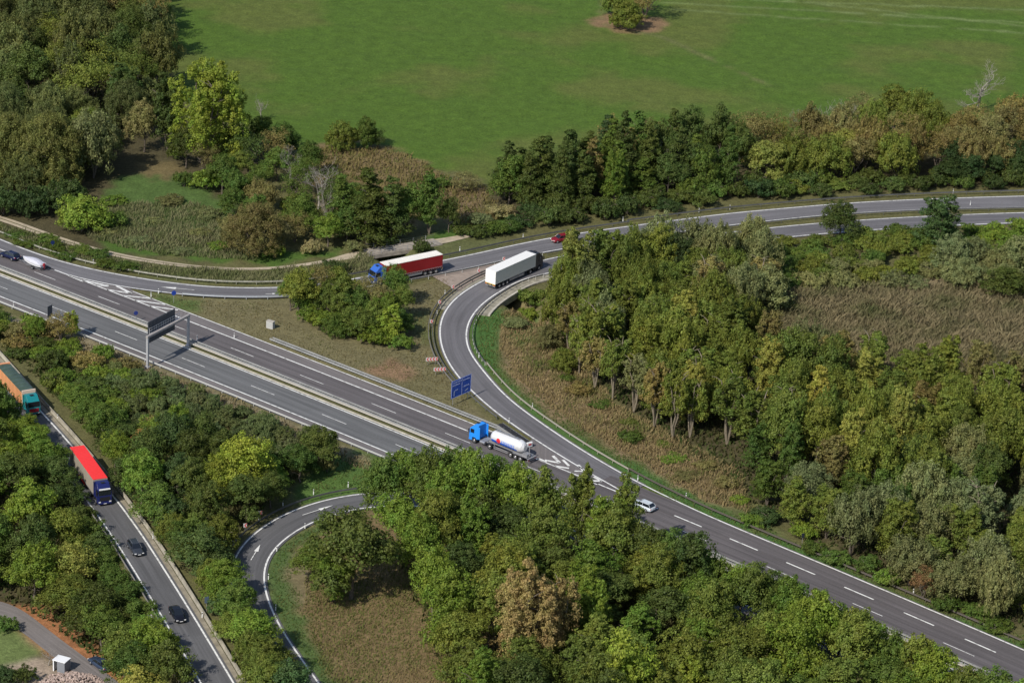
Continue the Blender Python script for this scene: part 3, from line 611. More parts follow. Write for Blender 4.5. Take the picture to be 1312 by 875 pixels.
def lorry(label, x, y, th, cab_m, kind, roof_m=None, side_m=None, rear_m=None, cab_yaw=0.0, z=.1, grille=None, low=False, visor=None, guard=None, flen=13.6):
    root = empty('articulated_lorry', (x, y, z), th, label, 'lorry', None); h = flen/2
    MB().box((-h*.1, .45, 1.0), (flen*.95, .12, .25)).box((-h*.1, -.45, 1.0), (flen*.95, .12, .25)).build('trailer_chassis', DARKSTEEL, root)
    for xx in (-5.3, -4.0, -2.7):
        for s in (-1, 1): wheel(root, xx, s*1.05, .5, .38)
    xr = h+.35; xf = xr+2.3
    MB().box((h-.7, .4, .8), (4.8, .12, .25)).box((h-.7, -.4, .8), (4.8, .12, .25)).box((h+.0, 0, .78), (1.3, 2.2, .5)).build('tractor_chassis', DARKSTEEL, root)
    for s in (-1, 1): wheel(root, h-1.6, s*1.0, .5, .5)
    cb = empty('cab_unit', (0, 0, 0)); bpy.data.objects.remove(cb)
    cab(root, cab_m, xr, xf, 3.8, red_grille=grille, low=low, visor=visor)
    for s in (-1, 1): wheel(root, xf-1.3, s*1.08, .5, .32)
    for s in (-1, 1):
        MB().box((-.1, s*1.2, .72), (3.6, .05, .28)).box((-.1, s*1.2, .98), (3.6, .05, .12)).build('side_guard', guard or GREYST, root)
    MB().box((-h+.1, 0, .62), (.12, 2.4, .16)).build('rear_underrun_bar', GREYST, root)
    MB().box((-h-.02, 0, .93), (.08, 2.5, .2)).build('rear_light_bar', mat('light_bar', (.35, .25, .10), .5), root)
    for s in (-1, 1): MB().box((-h-.07, s*1.05, .93), (.04, .3, .15)).build('tail_light', RED_L, root)
    if kind == 'curtain':
        b = MB().box((0, 0, 2.5), (flen, 2.5, 2.72)); body = b.build('trailer_body', side_m, root, bevel=.02)
        MB().box((0, 0, 3.9), (flen+.04, 2.54, .1)).build('trailer_roof', roof_m, root, bevel=.02)
        rr = MB()
        for i in range(1, 22): rr.box((-h+i*flen/22, 0, 3.957), (.07, 2.4, .02))
        rr.build('roof_bows', roof_m, root)
        MB().box((0, 1.262, 1.35), (flen, .03, .10)).box((0, -1.262, 1.35), (flen, .03, .10)).build('side_rail', GREYST, root)
        st = MB()
        for i in range(24):
            for s in (-1, 1): st.box((-h+.4+i*flen/24, s*1.265, 1.25), (.05, .02, .3))
        st.build('curtain_straps', mat('curtain_strap', (.35, .3, .3), .7), root)
        for s in (-1, 1): MB().box((-h-.015, s*.62, 2.5), (.03, 1.22, 2.65)).build('rear_door', rear_m, root)
        MB().box((h+.01, 0, 2.5), (.05, 2.5, 2.7)).build('front_wall', rear_m, root)
    elif kind == 'box':
        b = MB().box((0, 0, 2.55), (flen, 2.56, 2.7)); b.build('trailer_body', side_m, root, bevel=.03)
        MB().box((0, 0, 3.93), (flen+.03, 2.59, .08)).build('trailer_roof', roof_m, root, bevel=.03)
        for s in (-1, 1): MB().box((-h-.02, s*.63, 2.5), (.03, 1.24, 2.6)).build('rear_door', rear_m, root)
        MB().box((-h-.03, 0, 1.13), (.05, 2.56, .1)).build('reflective_strip', mat('yellow_strip', (.6, .42, .05), .5), root)
        for s in (-1, 1): MB().box((2.2, s*1.1, .75), (1.7, .3, .5)).build('pallet_box', GREYST, root, bevel=.04)
        MB().box((h+.25, 0, 2.9), (.5, 1.9, 1.3)).build('cooling_unit', BLACK, root, bevel=.05)
    elif kind == 'walls':
        b = MB()
        for s in (-1, 1):
            b.box((0, s*1.22, 2.45), (flen, .08, 2.6))
            for i in range(19): b.box((-h+.2+i*(flen-.4)/18, s*1.275, 2.45), (.12, .06, 2.5))
        b.box((0, 0, 1.2), (flen, 2.4, .1)); b.build('trailer_body', side_m, root)
        MB().box((-h+.18, 0, 2.62), (.36, 2.56, 2.95)).build('rear_door', rear_m, root, bevel=.04)
        MB().box((h-.12, 0, 2.7), (.24, 2.56, 3.1)).build('front_wall', mat('front_wall_paint', (.72, .55, .42), .5), root, bevel=.03)
        tb = MB(); rings = []
        for i in range(35):
            xx = -h+.4+i*(flen-.75)/34; sag = .05*math.sin(i*math.pi/2)
            rings.append([(xx, -1.24, 3.55), (xx, -1.24, 3.8+sag*.3), (xx, -.6, 3.93+sag), (xx, 0, 3.97+sag), (xx, .6, 3.93+sag), (xx, 1.24, 3.8+sag*.3), (xx, 1.24, 3.55)])
        tb.loft(rings).build('tarpaulin', roof_m, root, smooth=False)
    return root
def lorry_at(px_center_top, th, z=4.0): P = unp([px_center_top], z)[0]; return P[0], P[1]
RED_C = mat('red_curtain', (.26, .008, .012), .45, noise=.1, nscale=.5); CREAM = mat('cream_roof', (.80, .76, .68), .5, noise=.08, nscale=.6)
def tang(C, p):
    k = int(np.argmin(((C-np.asarray(p)[:2])**2).sum(1))); k = min(max(k, 1), len(C)-2); t = C[k+1]-C[k-1]; return math.atan2(t[1], t[0]), k
# lorry with the red trailer
lorry('lorry with blue cab, red curtain trailer and cream roof, half behind a bush', -21.15, 582.6, 3.771, paintm('blue_cab', (.035, .12, .46)), 'curtain', CREAM, RED_C, RED_C, z=.12)
# white box trailer on the loop
lorry('lorry with black cab and plain white box trailer entering the loop bridge', -1.0, 583.7, .9468, paintm('black_cab', (.018, .018, .022)), 'box', mat('white_roof', (.82, .80, .76), .45, noise=.05), mat('grey_white_side', (.66, .66, .60), .5, noise=.05), mat('white_doors', (.85, .84, .82), .4), z=.1)
# red roofed lorry on the left road
lorry('lorry with dark blue cab, grey curtain trailer and bright red roof', -71.45, 479.7, -1.130, paintm('navy_cab', (.012, .018, .10)), 'curtain', mat('bright_red_roof', (.85, .035, .03), .45, noise=.05), mat('grey_curtain', (.33, .29, .23), .6, noise=.06, nscale=.5), mat('grey_doors', (.3, .27, .23), .5), z=.05, visor=LAMP, guard=mat('red_guard', (.7, .02, .02), .5))
# orange trailer, cut by the left border
fp = unp([(37, 532)])[0]; th, _ = tang(CR7R, fp); th = th if math.sin(th) < 0 else th+math.pi
fc = unp([(40, 506)], 3.8)[0, :2]
ccx, ccy = fc - np.array([math.cos(th), math.sin(th)])*8.0
lorry('lorry with teal cab, orange ribbed trailer and dark green tarpaulin at the left border', ccx, ccy, th, paintm('teal_cab', (.012, .20, .22)), 'walls', mat('green_tarpaulin', (.055, .085, .06), .45, noise=.25, nscale=.7), mat('orange_wall', (.62, .29, .13), .5, noise=.15, nscale=.6), mat('orange_door', (.75, .33, .16), .5), z=.05, grille=mat('red_grille', (.32, .01, .02), .4))

# tanker
def tanker():
    s0, t = 120.1, 1.75; P = mw(s0, t)[0]; Pn = mw(s0-2, t)[0]; th = math.atan2(*(Pn-P)[::-1])
    root = empty('tanker_lorry', (P[0], P[1], .07), th, 'silo tanker lorry with bright blue cab and silver white barrel with a blue band', 'lorry'); root.scale = (.92, .96, .95)
    cab(root, paintm('bright_blue_cab', (.02, .25, .78)), 5.3, 7.6, 3.75)
    st = mat('tank_steel', (.78, .78, .78), .28, .25, noise=.06)
    prof = [(2.55, .55), (2.35, .95), (1.9, 1.2), (-4.4, 1.22), (-5.2, 1.0), (-5.7, .55)]
    def ring(x, r, a0=0, a1=2*math.pi, n=28, dr=0): return [(x, (r+dr)*math.cos(a), 2.5+(r+dr)*math.sin(a)-(.12*(1.2-r))) for a in np.linspace(a0, a1, n, endpoint=(a1-a0 < 6))]
    MB().loft([ring(x, r) for x, r in prof]).build('tank', st, root, smooth=False)
    bandm = mat('blue_band', (.02, .12, .62), .35); lett = mat('pale_blue_lettering', (.12, .25, .75), .4)
    for s in (1, -1):
        b = MB(); a0, a1 = (math.radians(-38), math.radians(-2))
        V = []; xs = np.linspace(1.95, -4.45, 20)
        for x in xs:
            lo = math.radians(-40); hi = math.radians(-6 - 14*((1.95-x)/6.4))
            for a in np.linspace(lo, hi, 6):
                r = np.interp(-x, [-1.95, 4.45], [1.205, 1.225]); V.append((x, s*r*math.cos(a), 2.5+r*math.sin(a)))
        Fs = [(i*6+j, (i+1)*6+j, (i+1)*6+j+1, i*6+j+1) for i in range(19) for j in range(5)]
        b.add(V, Fs); bo = b.build('blue_band', bandm, root)
        b = MB(); V = [(.15, s*1.235*math.cos(R(-4)), 2.5+1.235*math.sin(R(-4)))]
        for i in range(17):
            a = 2*math.pi*i/16; an = math.radians(-4)+.42*math.sin(a); V.append((.15+.5*math.cos(a), s*1.24*math.cos(an), 2.5+1.24*math.sin(an)))
        b.add(V, [(0, i+1, i+2) for i in range(16)]); b.build('red_emblem', mat('red_emblem_paint', (.75, .03, .04), .4), root)
        b = MB()                                       # row of letters, too small in the photograph to read
        for i in range(8):
            x = -.65-i*.42
            for (dx, a_, b_, w_) in ((0, -12, 8, .09), (.13, 2, 8, .22), (.13, -12, -7, .22 if i % 3 else .1), (.24 if i % 2 else .1, -8, 4, .08)):
                V = [(x-dx+w_/2*q, s*1.245*math.cos(R(g)), 2.5+1.245*math.sin(R(g))) for q, g in ((-1, a_), (1, a_), (1, b_), (-1, b_))]
                b.add(V, [(0, 1, 2, 3)])
        b.build('lettering', lett, root)
    MB().box((-1.2, 0, 3.74), (6.2, .5, .05)).box((-1.2, .28, 3.85), (6.2, .03, .03)).box((-1.2, -.28, 3.85), (6.2, .03, .03)).build('walkway', GREYST, root)
    for x in (.9, -1.3, -3.5): MB().cyl((x, 0, 3.7), (x, 0, 3.86), .27, n=14).build('filling_lid', RIM, root)
    fr = MB()
    for s in (-1, 1): fr.box((-1.6, s*.42, 1.12), (9.6, .14, .22)).box((4.4, s*.4, .85), (5.6, .12, .24))
    fr.box((-5.2, 0, 1.15), (3.6, 2.2, .12)).box((4.3, 0, .95), (1.2, 1.2, .1)).build('chassis', mat('light_chassis', (.33, .33, .34), .5, .4), root)
    MB().box((-7.4, 0, .75), (.14, 2.4, .3)).box((-7.3, 0, 1.05), (.4, 2.4, .05)).build('rear_bumper', GREYST, root)
    for s in (-1, 1):
        MB().box((-.5, s*1.15, .62), (3.6, .05, .12)).box((-.5, s*1.15, .95), (3.6, .05, .12)).box((-.5, s*1.15, .78), (.05, .05, .4)).box((-2.2, s*1.15, .78), (.05, .05, .4)).box((1.2, s*1.15, .78), (.05, .05, .4)).build('side_guard', GREYST, root)
        MB().cyl((3.6, s*.95, .75), (4.8, s*.95, .75), .32, n=14).build('fuel_tank', RIM, root)
        MB().box((-7.48, s*.95, .78), (.03, .35, .16)).build('tail_light', RED_L, root)
        for x in (-3.0, -4.25, -5.5): wheel(root, x, s*1.05, .52, .36)
        MB().box((-4.25, s*1.05, 1.1), (3.9, .4, .05)).build('mudguard', DARKSTEEL, root)
        wheel(root, 2.3, s*1.0, .52, .5); wheel(root, 6.25, s*1.08, .52, .32)
        MB().box((2.3, s*1.0, 1.1), (1.2, .5, .06)).build('mudguard', DARKSTEEL, root)
    MB().box((-6.3, .3, 1.45), (1.2, 1.2, .5)).cyl((-6.2, -.6, 1.3), (-6.2, -.6, 2.6), .1, n=8).cyl((-5.8, 0, 1.3), (-7.1, .2, 1.5), .14, n=8).build('pump_gear', GREYST, root)
    MB().box((-5.9, .55, 2.4), (.05, .04, 2.2)).box((-5.9, .2, 2.4), (.05, .04, 2.2)).box((-5.9, .37, 1.9), (.04, .4, .04)).box((-5.9, .37, 2.5), (.04, .4, .04)).box((-5.9, .37, 3.1), (.04, .4, .04)).build('ladder', GREYST, root)
tanker()

def car(name, label, x, y, th, m, style='estate', z=.06, cat='car'):
    root = empty(name, (x, y, z), th, label, cat)
    k = {'estate': 1.0, 'hatch': .88, 'sedan': 1.0}[style]
    st = [(2.36, .62, .38, .5, .60), (2.22, .82, .24, .55, .72), (1.75, .89, .22, .6, .84), (1.05, .90, .22, .62, .95), (.4, .90, .22, .62, .98), (-1.0, .90, .22, .62, 1.0), (-1.9, .90, .22, .62, 1.0), (-2.25, .84, .3, .62, .97), (-2.36, .74, .4, .62, .82)]
    rings = [[(a*k, -w_*.86, zl), (a*k, -w_, zl+.14), (a*k, -w_, zm), (a*k, -w_*.93, zt-.04), (a*k, -w_*.6, zt+.01), (a*k, w_*.6, zt+.01), (a*k, w_*.93, zt-.04), (a*k, w_, zm), (a*k, w_, zl+.14), (a*k, w_*.86, zl)] for a, w_, zl, zm, zt in st][::-1]
    body = MB().loft(rings).build('body', m, root, smooth=True)
    back = {'estate': (-1.78, -2.22), 'hatch': (-1.6, -2.1), 'sedan': (-1.15, -1.85)}[style]
    hz = {'estate': 1.47, 'hatch': 1.48, 'sedan': 1.42}[style]
    MB().prism([(1.05*k, .95), (.28*k, hz), (back[0]*k, hz), (back[1]*k, .96)][::-1], -.83, .83, [.04, .22, .22, .04]).build('windows', GLASS, root)
    MB().prism([(.30*k, hz-.035), (.10*k, hz+.035), ((back[0]+.2)*k, hz+.035), ((back[0]-.04)*k, hz-.035)][::-1], -.66, .66, [0, .05, .05, 0]).build('roof', m, root, bevel=.02)
    pl = MB()
    for s in (-1, 1):
        for xa, xb in ((1.05, .28), (-.45, -.45), (back[1], back[0])):
            MB().cyl((xa*k, s*.81, .95), (xb*k, s*.62, hz-.01), .035, n=5).build('pillar', m, root)
    for s in (-1, 1):
        MB().box((2.24*k, s*.62, .62), (.2, .34, .13)).build('headlight', LAMP, root, bevel=.03)
        MB().box((-2.28*k, s*.68, .76), (.14, .24, .2)).build('tail_light', RED_L, root, bevel=.03)
        MB().box((.75*k, s*.98, .98), (.12, .18, .12)).build('mirror', m, root, bevel=.02)
        for xx in (1.4*k, -1.38*k): wheel(root, xx, s*.8, .33, .22)
    MB().box((2.36*k, 0, .42), (.05, 1.1, .18)).build('grille', BLACK, root)
    MB().box((2.40*k, 0, .48), (.02, .5, .11)).box((-2.38*k, 0, .6), (.02, .5, .11)).build('number_plate', WHITE, root)
    if style == 'estate': MB().box((-.8*k, .55, hz+.05), (1.7, .04, .03)).box((-.8*k, -.55, hz+.05), (1.7, .04, .03)).build('roof_rails', RIM, root)
    return root
def on_mw(px, t, towards=-1):
    P = unp([px])[0, :2]; ss = np.arange(-80, 320, .25); k = np.argmin(((mw(ss, t)-P)**2).sum(1)); s = ss[k]
    a, b = mw(s, t)[0], mw(s+towards, t)[0]; return a[0], a[1], math.atan2(b[1]-a[1], b[0]-a[0])
x, y, th = on_mw((12.5, 331), 1.8); car('estate_car', 'dark blue estate car towing a boat trailer', x, y, th, paintm('navy_paint', (.006, .009, .04), .25), 'estate')
x, y, th = on_mw((824, 651), 1.9); car('estate_car', 'silver white estate car beside the tree tops on the motorway', x, y, th, paintm('silver_paint', (.55, .60, .64), .3), 'estate')
def on_curve(C, px, o, down=True):
    P = unp([px])[0, :2]; D = off(C, o); th, k = tang(D, P); v = math.sin(th) < 0
    if v != down: th += math.pi
    return D[k][0], D[k][1], th
x, y, th = on_curve(CR7R, (173, 707), -s7*2.6); car('hatchback_car', 'dark grey car on the left road between two tree shadows', x, y, th, paintm('graphite_paint', (.035, .04, .05), .25), 'estate')
x, y, th = on_curve(CR7R, (228, 790), -s7*2.5); car('saloon_car', 'black car next to the row of concrete piles', x, y, th, paintm('black_paint', (.008, .008, .012), .2), 'sedan')
x, y, th = on_curve(CR3U, (717, 311), -s3U*2.4); car('hatchback_car', 'small red car half hidden behind a tree top', x, y, th, paintm('red_paint', (.20, .010, .02), .3), 'hatch', z=.12)
P = unp([(128, 854)], LOW)[0]; car('parked_car', 'dark blue parked car on the reddish verge of the village road', P[0], P[1], tang(R8R, P)[0] if math.cos(tang(R8R, P)[0]) < 0 else tang(R8R, P)[0]+math.pi, paintm('slate_paint', (.03, .045, .08), .25), 'sedan', z=LOW+.03)

# boat trailer and boat
x, y, th = on_mw((43.5, 342.5), 1.75)
root = empty('boat_trailer', (x, y, .06), th, 'grey steel boat trailer behind the dark blue estate car', 'trailer')
f_ = MB()
for s in (-1, 1): f_.cyl((-2.6, s*.75, .5), (1.2, s*.75, .5), .05, n=6).cyl((1.2, s*.75, .5), (3.3, 0, .5), .05, n=6)
f_.cyl((-.6, -1, .45), (-.6, 1, .45), .06, n=6).cyl((3.2, 0, .5), (4.3, 0, .45), .06, n=6).cyl((-2.6, -.95, .5), (-2.6, .95, .5), .06, n=6).build('frame', RIM, root)
for s in (-1, 1): wheel(root, -.6, s*1.0, .32, .2); MB().box((-.6, s*1.0, .68), (.8, .26, .05)).build('mudguard', DARKSTEEL, root)
MB().box((-2.95, 0, .55), (.08, 1.8, .2)).build('light_board', BLACK, root)
boat = empty('motor_boat', (x, y, .06), th, 'small boat under a pale grey cover, carried on the boat trailer', 'boat')
br = []
for a, w_, zk, zt in ((-2.7, .85, .72, 1.35), (-1.5, 1.02, .62, 1.4), (0, 1.0, .62, 1.45), (1.2, .8, .66, 1.5), (2.3, .42, .8, 1.58), (3.0, .06, 1.15, 1.62)):
    br.append([(a, 0, zk), (a, w_*.75, zk+.15), (a, w_, zt), (a, -w_, zt), (a, -w_*.75, zk+.15)])
MB().loft(br).build('hull', mat('white_hull', (.8, .8, .82), .3), boat)
cv = []
for a, w_, zt, t_ in ((-2.55, .82, 1.36, .12), (-1.5, 1.0, 1.41, .42), (-.3, 1.0, 1.45, .55), (.8, .88, 1.48, .45), (2.0, .52, 1.56, .16), (2.9, .1, 1.62, .02)):
    cv.append([(a, w_, zt), (a, w_*.6, zt+t_*.8), (a, 0, zt+t_), (a, -w_*.6, zt+t_*.8), (a, -w_, zt)])
MB().loft(cv).build('cover', mat('boat_cover', (.50, .50, .56), .8, noise=.1), boat)
ob = MB().box((-3.0, 0, 1.35), (.5, .42, .6)).box((-3.0, 0, .85), (.16, .2, .7)).build('outboard_motor', mat('motor_red', (.25, .02, .03), .4), boat, bevel=.06)

# ------------------------------------------------------------------ gantry over the near carriageway
def post_dir(a, b): v = (b-a)[:2]; L_ = np.linalg.norm(v); return v/L_, L_
a = unp([(189, 471.5)])[0]; b = unp([(241, 443.5)])[0]; dv, LL = post_dir(a, b); gth = math.atan2(dv[1], dv[0])
g = empty('sign_gantry', (a[0], a[1], 0), gth, 'steel sign gantry spanning the near carriageway, seen from behind', 'sign gantry')
GST = mat('gantry_steel', (.42, .42, .43), .5, .2, noise=.08)
for xx in (0, LL): MB().box((xx, 0, 3.1), (.42, .42, 6.3)).box((xx, 0, .12), (.8, .8, .5)).build('leg', GST, g, bevel=.03)
MB().box((LL/2, 0, 6.3), (LL+.5, .5, .42)).build('beam', mat('rusty_grey_beam', (.36, .33, .31), .6, .1, noise=.2), g, bevel=.02)
wk = MB().box((LL*.5, .55, 6.2), (LL*.75, .8, .06)); wk.build('walkway', GST, g)
rl = MB()
for z_ in (6.7, 7.2): rl.box((LL*.5, .8, z_), (LL*.74, .05, .06))
for i in range(14): rl.box((LL*.13+i*LL*.74/13, .8, 6.75), (.05, .05, 1.1))
rl.build('railing', mat('pale_railing', (.6, .6, .6), .5, .2), g)
PB = mat('sign_back', (.075, .085, .10), .5, .3)
panel = MB().box((LL*.44, 1.0, 6.35), (LL*.66, .08, 4.3)).build('sign_panel', PB, g)
rb = MB()
for i in range(20): rb.box((LL*.12+i*LL*.64/19, .93, 6.35), (.07, .07, 4.2))
rb.build('panel_ribs', mat('rib_steel', (.11, .12, .14), .5, .3), panel)
if (np.array([-dv[1], dv[0]])@(unp([(150, 400)])[0, :2]-a[:2])) < 0:
    for o in g.children:
        o.scale.y = -1

# ------------------------------------------------------------------ signs
def sign_board(name, label, p0, p1, zb, zt, front, cat='road sign', group=None, fs=1):
    """flat panel on two posts between ground pixels p0,p1"""
    a = unp([p0])[0]; b = unp([p1])[0]; dv, L_ = post_dir(a, b); th = math.atan2(dv[1], dv[0])
    r = empty(name, (a[0], a[1], 0), th, label, cat, group)
    for xx in (.12*L_, .88*L_): MB().cyl((xx, .12, 0), (xx, .12, zt-.1), .06, n=8).build('post', GALV, r)
    pn = MB().box((L_/2, 0, (zb+zt)/2), (L_, .06, zt-zb)).build('panel', front, r)
    return r, pn, L_
r, pn, L_ = sign_board('direction_sign', 'large blue direction sign with two columns of white writing and an arrow, beside the loop', (577.5, 520.5), (602.5, 510), 1.45, 4.9, BLUE_S)
bw = MB(); zc = 4.9
wv = mat('white_sign_border', (.6, .66, .8), .5)
for x0, x1, zz, hh in ((.05, L_-.05, zc-.05, .04), (.05, L_-.05, 1.5, .04)): bw.box(((x0+x1)/2, -.04, zz), (x1-x0, .02, hh))
for xx in (.05, L_*.53, L_-.05): bw.box((xx, -.04, 3.17), (.04, .02, 3.4))
rng = random.Random(4)
for (x0, x1, zz) in ((.5, L_*.5, 4.45), (.3, L_*.42, 3.95), (L_*.60, L_*.92, 4.3), (L_*.63, L_*.9, 3.0), (L_*.2, L_*.33, 2.9)):
    xx = x0
    while xx < x1:                                   # letter-sized strokes: the words cannot be read in the photograph
        w_ = rng.uniform(.08, .13); bw.box((xx, -.045, zz), (.035, .02, rng.choice((.2, .28)))); bw.box((xx+.05, -.045, zz+rng.choice((-.07, .07, 0))), (.1, .02, .035)); xx += w_+.09
bw.box((L_*.14, -.045, 2.2), (.1, .02, .8)); bw.add([(L_*.14-.2, -.055, 2.55), (L_*.14+.2, -.055, 2.55), (L_*.14, -.055, 2.95)], [(0, 1, 2)])
bw.add([(L_*.66, -.055, 2.05), (L_*.86, -.055, 2.4), (L_*.84, -.055, 2.15), (L_*.7, -.055, 1.95)], [(0, 1, 2, 3)])
bw.build('lettering', BLUE_T, pn)
if (np.array([math.sin(r.rotation_euler[2]), -math.cos(r.rotation_euler[2])])@np.array([0, -1.0])) < 0: pn.scale.y = -1
r, pn, L_ = sign_board('road_sign', 'dark back of a tall sign above the bushes at the left edge of the motorway', (61.0, 413.5), (67.0, 410.5), 1.0, 3.3, PB)
def round_sign(label, base, h, m, w_=.5, shape='round'):
    P = unp([base])[0]; r = empty('road_sign', (P[0], P[1], 0), R(30), label, 'road sign')
    MB().cyl((0, 0, 0), (0, 0, h), .04, n=6).build('post', GALV, r)
    if shape == 'round': MB().cyl((0, -.08, h-.1), (0, -.04, h-.1), w_, n=16).build('sign_plate', m, r)
    else: MB().box((0, -.07, h-.3), (w_*1.3, .04, w_*2)).build('sign_plate', m, r)
BSM = mat('blue_plate', (.02, .06, .35), .4)
round_sign('round blue sign on a post at the start of the dry grass island', (222.5, 388), 2.2, BSM)
round_sign('round blue sign standing in the median of the motorway', (174, 412), 1.9, mat('dark_blue_plate', (.03, .05, .22), .4), .45)
round_sign('dark blue sign in the tall grass near the boat trailer', (67.5, 322), 2.0, mat('navy_plate', (.015, .03, .12), .4), .42)
round_sign('grey blue sign among the shrubs beside the concrete barrier', (264.5, 783), 2.4, mat('grey_blue_plate', (.10, .14, .20), .5), .55, 'rect')
round_sign('narrow dark sign on the green verge at lower right', (1027.5, 697), 2.0, mat('blackish_plate', (.03, .035, .06), .5), .4, 'rect')
# red and white arrow boards round the loops
RW = mat('board_white', (.55, .52, .50), .6)
def chevron(base, nchev, label, group, h=1.5, w_=.75):
    if nchev == 1: w_ = .6
    P = unp([base])[0]; r = empty('chevron_board', (P[0], P[1], 0), R(15), label, 'chevron board', group)
    W_ = w_*nchev; MB().cyl((-W_*.3, .05, 0), (-W_*.3, .05, h), .04, n=6).cyl((W_*.3, .05, 0), (W_*.3, .05, h), .04, n=6).build('post', GALV, r) if nchev > 1 else MB().cyl((0, .05, 0), (0, .05, h), .04, n=6).build('post', GALV, r)
    b = MB().box((0, 0, h-.3), (W_, .04, .72)).build('board', RW, r); c = MB()
    for i in range(nchev):
        x0 = -W_/2+i*w_+.12; m_ = h-.3
        c.add([(x0+.3, -.03, m_+.34), (x0+.52, -.03, m_+.34), (x0+.24, -.03, m_), (x0+.02, -.03, m_)], [(0, 1, 2, 3)]); c.add([(x0+.3, -.03, m_-.34), (x0+.52, -.03, m_-.34), (x0+.24, -.03, m_), (x0+.02, -.03, m_)], [(3, 2, 1, 0)])
    c.build('red_arrows', REFL_R, b)
chevron((553, 467.5), 4, 'long red and white arrow board, upper of the two beside the loop', None, 1.5, .58)
chevron((563, 480.5), 4, 'long red and white arrow board, lower of the two beside the loop', None, 1.5, .58)
for p, l in (((613, 353.5), 'nearest the white trailer'), ((580, 374.5), 'at the corner of the gravel patch'), ((563, 394), 'beside the tree shadows on the island'), ((552.5, 419), 'furthest left on the outside of the loop'), ((645, 338.5), 'behind the white trailer roof')):
    chevron(p, 1, 'small red and white arrow board '+l, 'arrow boards around the upper loop')
for p, l in (((333.5, 665), 'topmost'), ((314, 681), 'second from the top'), ((300, 699), 'second from the bottom'), ((291, 718), 'lowest')):
    chevron(p, 1, 'small arrow board by the shady lower loop, '+l+' of four', 'arrow boards around the lower left loop')
# delineator posts
def delineator(base, place, z=None):
    P = G(*base) if z is None else unp([base], z)[0]; r = empty('delineator_post', (P[0], P[1], P[2]), 0, 'white delineator post '+place, 'delineator post', 'delineator posts along the roads')
    global _dp
    if _dp is None:
        a = MB().box((0, 0, .5), (.14, .14, 1.0)).build('post_body', WHITE, r, bevel=.02); b = MB().box((0, 0, .8), (.15, .15, .18)).build('black_band', BLACK, r); _dp = (a.data, b.data)
    else:
        for n_, d_ in zip(('post_body', 'black_band'), _dp): link(bpy.data.objects.new(n_, d_), r)
_dp = None
for b_, pl_ in (((17.3, 393.5), 'on the bushy edge of the motorway at far left'), ((193.5, 380.5), 'left of the round blue sign'), ((203, 376), 'at the tip of the hatched nose'), ((652, 542), 'beside the loop above the tanker barrel'), ((952.6, 289), 'in the central strip at upper right'),
    ((935, 268.5), 'in front of the dark shrubs beyond the upper road'), ((895.4, 272.5), 'further left in front of the dark shrubs beyond the upper road'), ((798, 284), 'beyond the upper road above the willow tops'), ((1221, 248), 'at the foot of the dark shrubs at far right'), ((1243, 263.5), 'standing alone in the central strip at far right'),
    ((878.8, 638), 'on the grassy verge across from the silver car'), ((817, 615.5), 'tilted on the verge by the tree tops'), ((1170, 761), 'on the verge below the orange tree'), ((390.6, 677), 'inside the lower left loop near the round tree'), ((354.5, 706), 'inside the lower left loop at its bend'), ((343.8, 742), 'inside the lower left loop on the bright grass'), ((353.3, 781.5), 'inside the lower left loop, nearest the camera'),
    ((446, 624), 'outside the lower left loop by the grass patch'), ((401.6, 633.5), 'outside the lower left loop at the shrubs'), ((362.5, 648), 'outside the lower left loop in the shade'), ((331.5, 666), 'outside the lower left loop near the arrow boards'), ((74, 537.5), 'between the teal cab and the red roof'), ((196, 690), 'behind the concrete barrier beside the grey car'),
    ((259, 791), 'behind the concrete barrier beside the black car'), ((570, 378), 'on the outside of the loop by the gravel'), ((559.8, 404), 'on the outside of the loop by the shadows'), ((589, 322), 'beyond the ramp behind the red trailer'), ((670, 306), 'beyond the ramp behind the white trailer'), ((613.5, 458), 'inside the loop at the narrow green strip'), ((682, 523), 'inside the loop on the green strip above the tanker'), ((300, 433), 'beside the start of the double guardrail'), ((119.5, 338.5), 'in the grass beyond the upper left ramp'), ((252.5, 436), 'at the foot of the gantry in the median')):
    delineator(b_, pl_)
# crash cushion at the nose
a = unp([(640, 548)])[0]; b = unp([(677, 573)])[0]; dv, L_ = post_dir(a, b); th = math.atan2(dv[1], dv[0])
cc = empty('crash_cushion', (a[0], a[1], .05), th, 'dark latticed crash cushion in the nose between motorway and loop', 'crash cushion')
k_ = MB(); nn_ = 11
for i in range(nn_):
    k_.box(((i+.5)*L_/nn_, 0, .45), (.09, 1.3, .75))
    for s in (-1, 1): k_.box(((i+.5)*L_/nn_, s*.33, .75), (L_/nn_*1.25, .07, .2), rot=R(32)*s); k_.box(((i+.5)*L_/nn_, s*.33, .75), (L_/nn_*1.25, .07, .2), rot=-R(32)*s)
k_.build('lattice', mat('cushion_dark', (.05, .05, .055), .5, .3), cc)
for s in (-1, 1): MB().box((L_/2, s*.68, .55), (L_, .08, .5)).build('side_rail', GALV, cc)
MB().box((L_+.25, 0, .6), (.4, 1.3, 1.0)).build('nose_block', WHITE, cc, bevel=.15); MB().box((L_+.47, 0, .7), (.03, .6, .3)).build('red_panel', REFL_R, cc)
# grey cabinet
P = unp([(346.5, 420.5)])[0]; c_ = empty('roadside_cabinet', (P[0], P[1], 0), R(-28), 'pale grey concrete cabinet alone on the dry grass island', 'cabinet')
MB().box((0, 0, .75), (1.5, .8, 1.5)).build('cabinet_body', mat('cabinet_grey', (.46, .45, .42), .8, noise=.1), c_, bevel=.03); MB().box((0, -.405, .8), (1.2, .02, 1.1)).build('cabinet_door', mat('cabinet_door_grey', (.40, .40, .38), .7), c_); MB().box((0, 0, 1.52), (1.6, .9, .06)).build('cabinet_lid', CONC, c_)
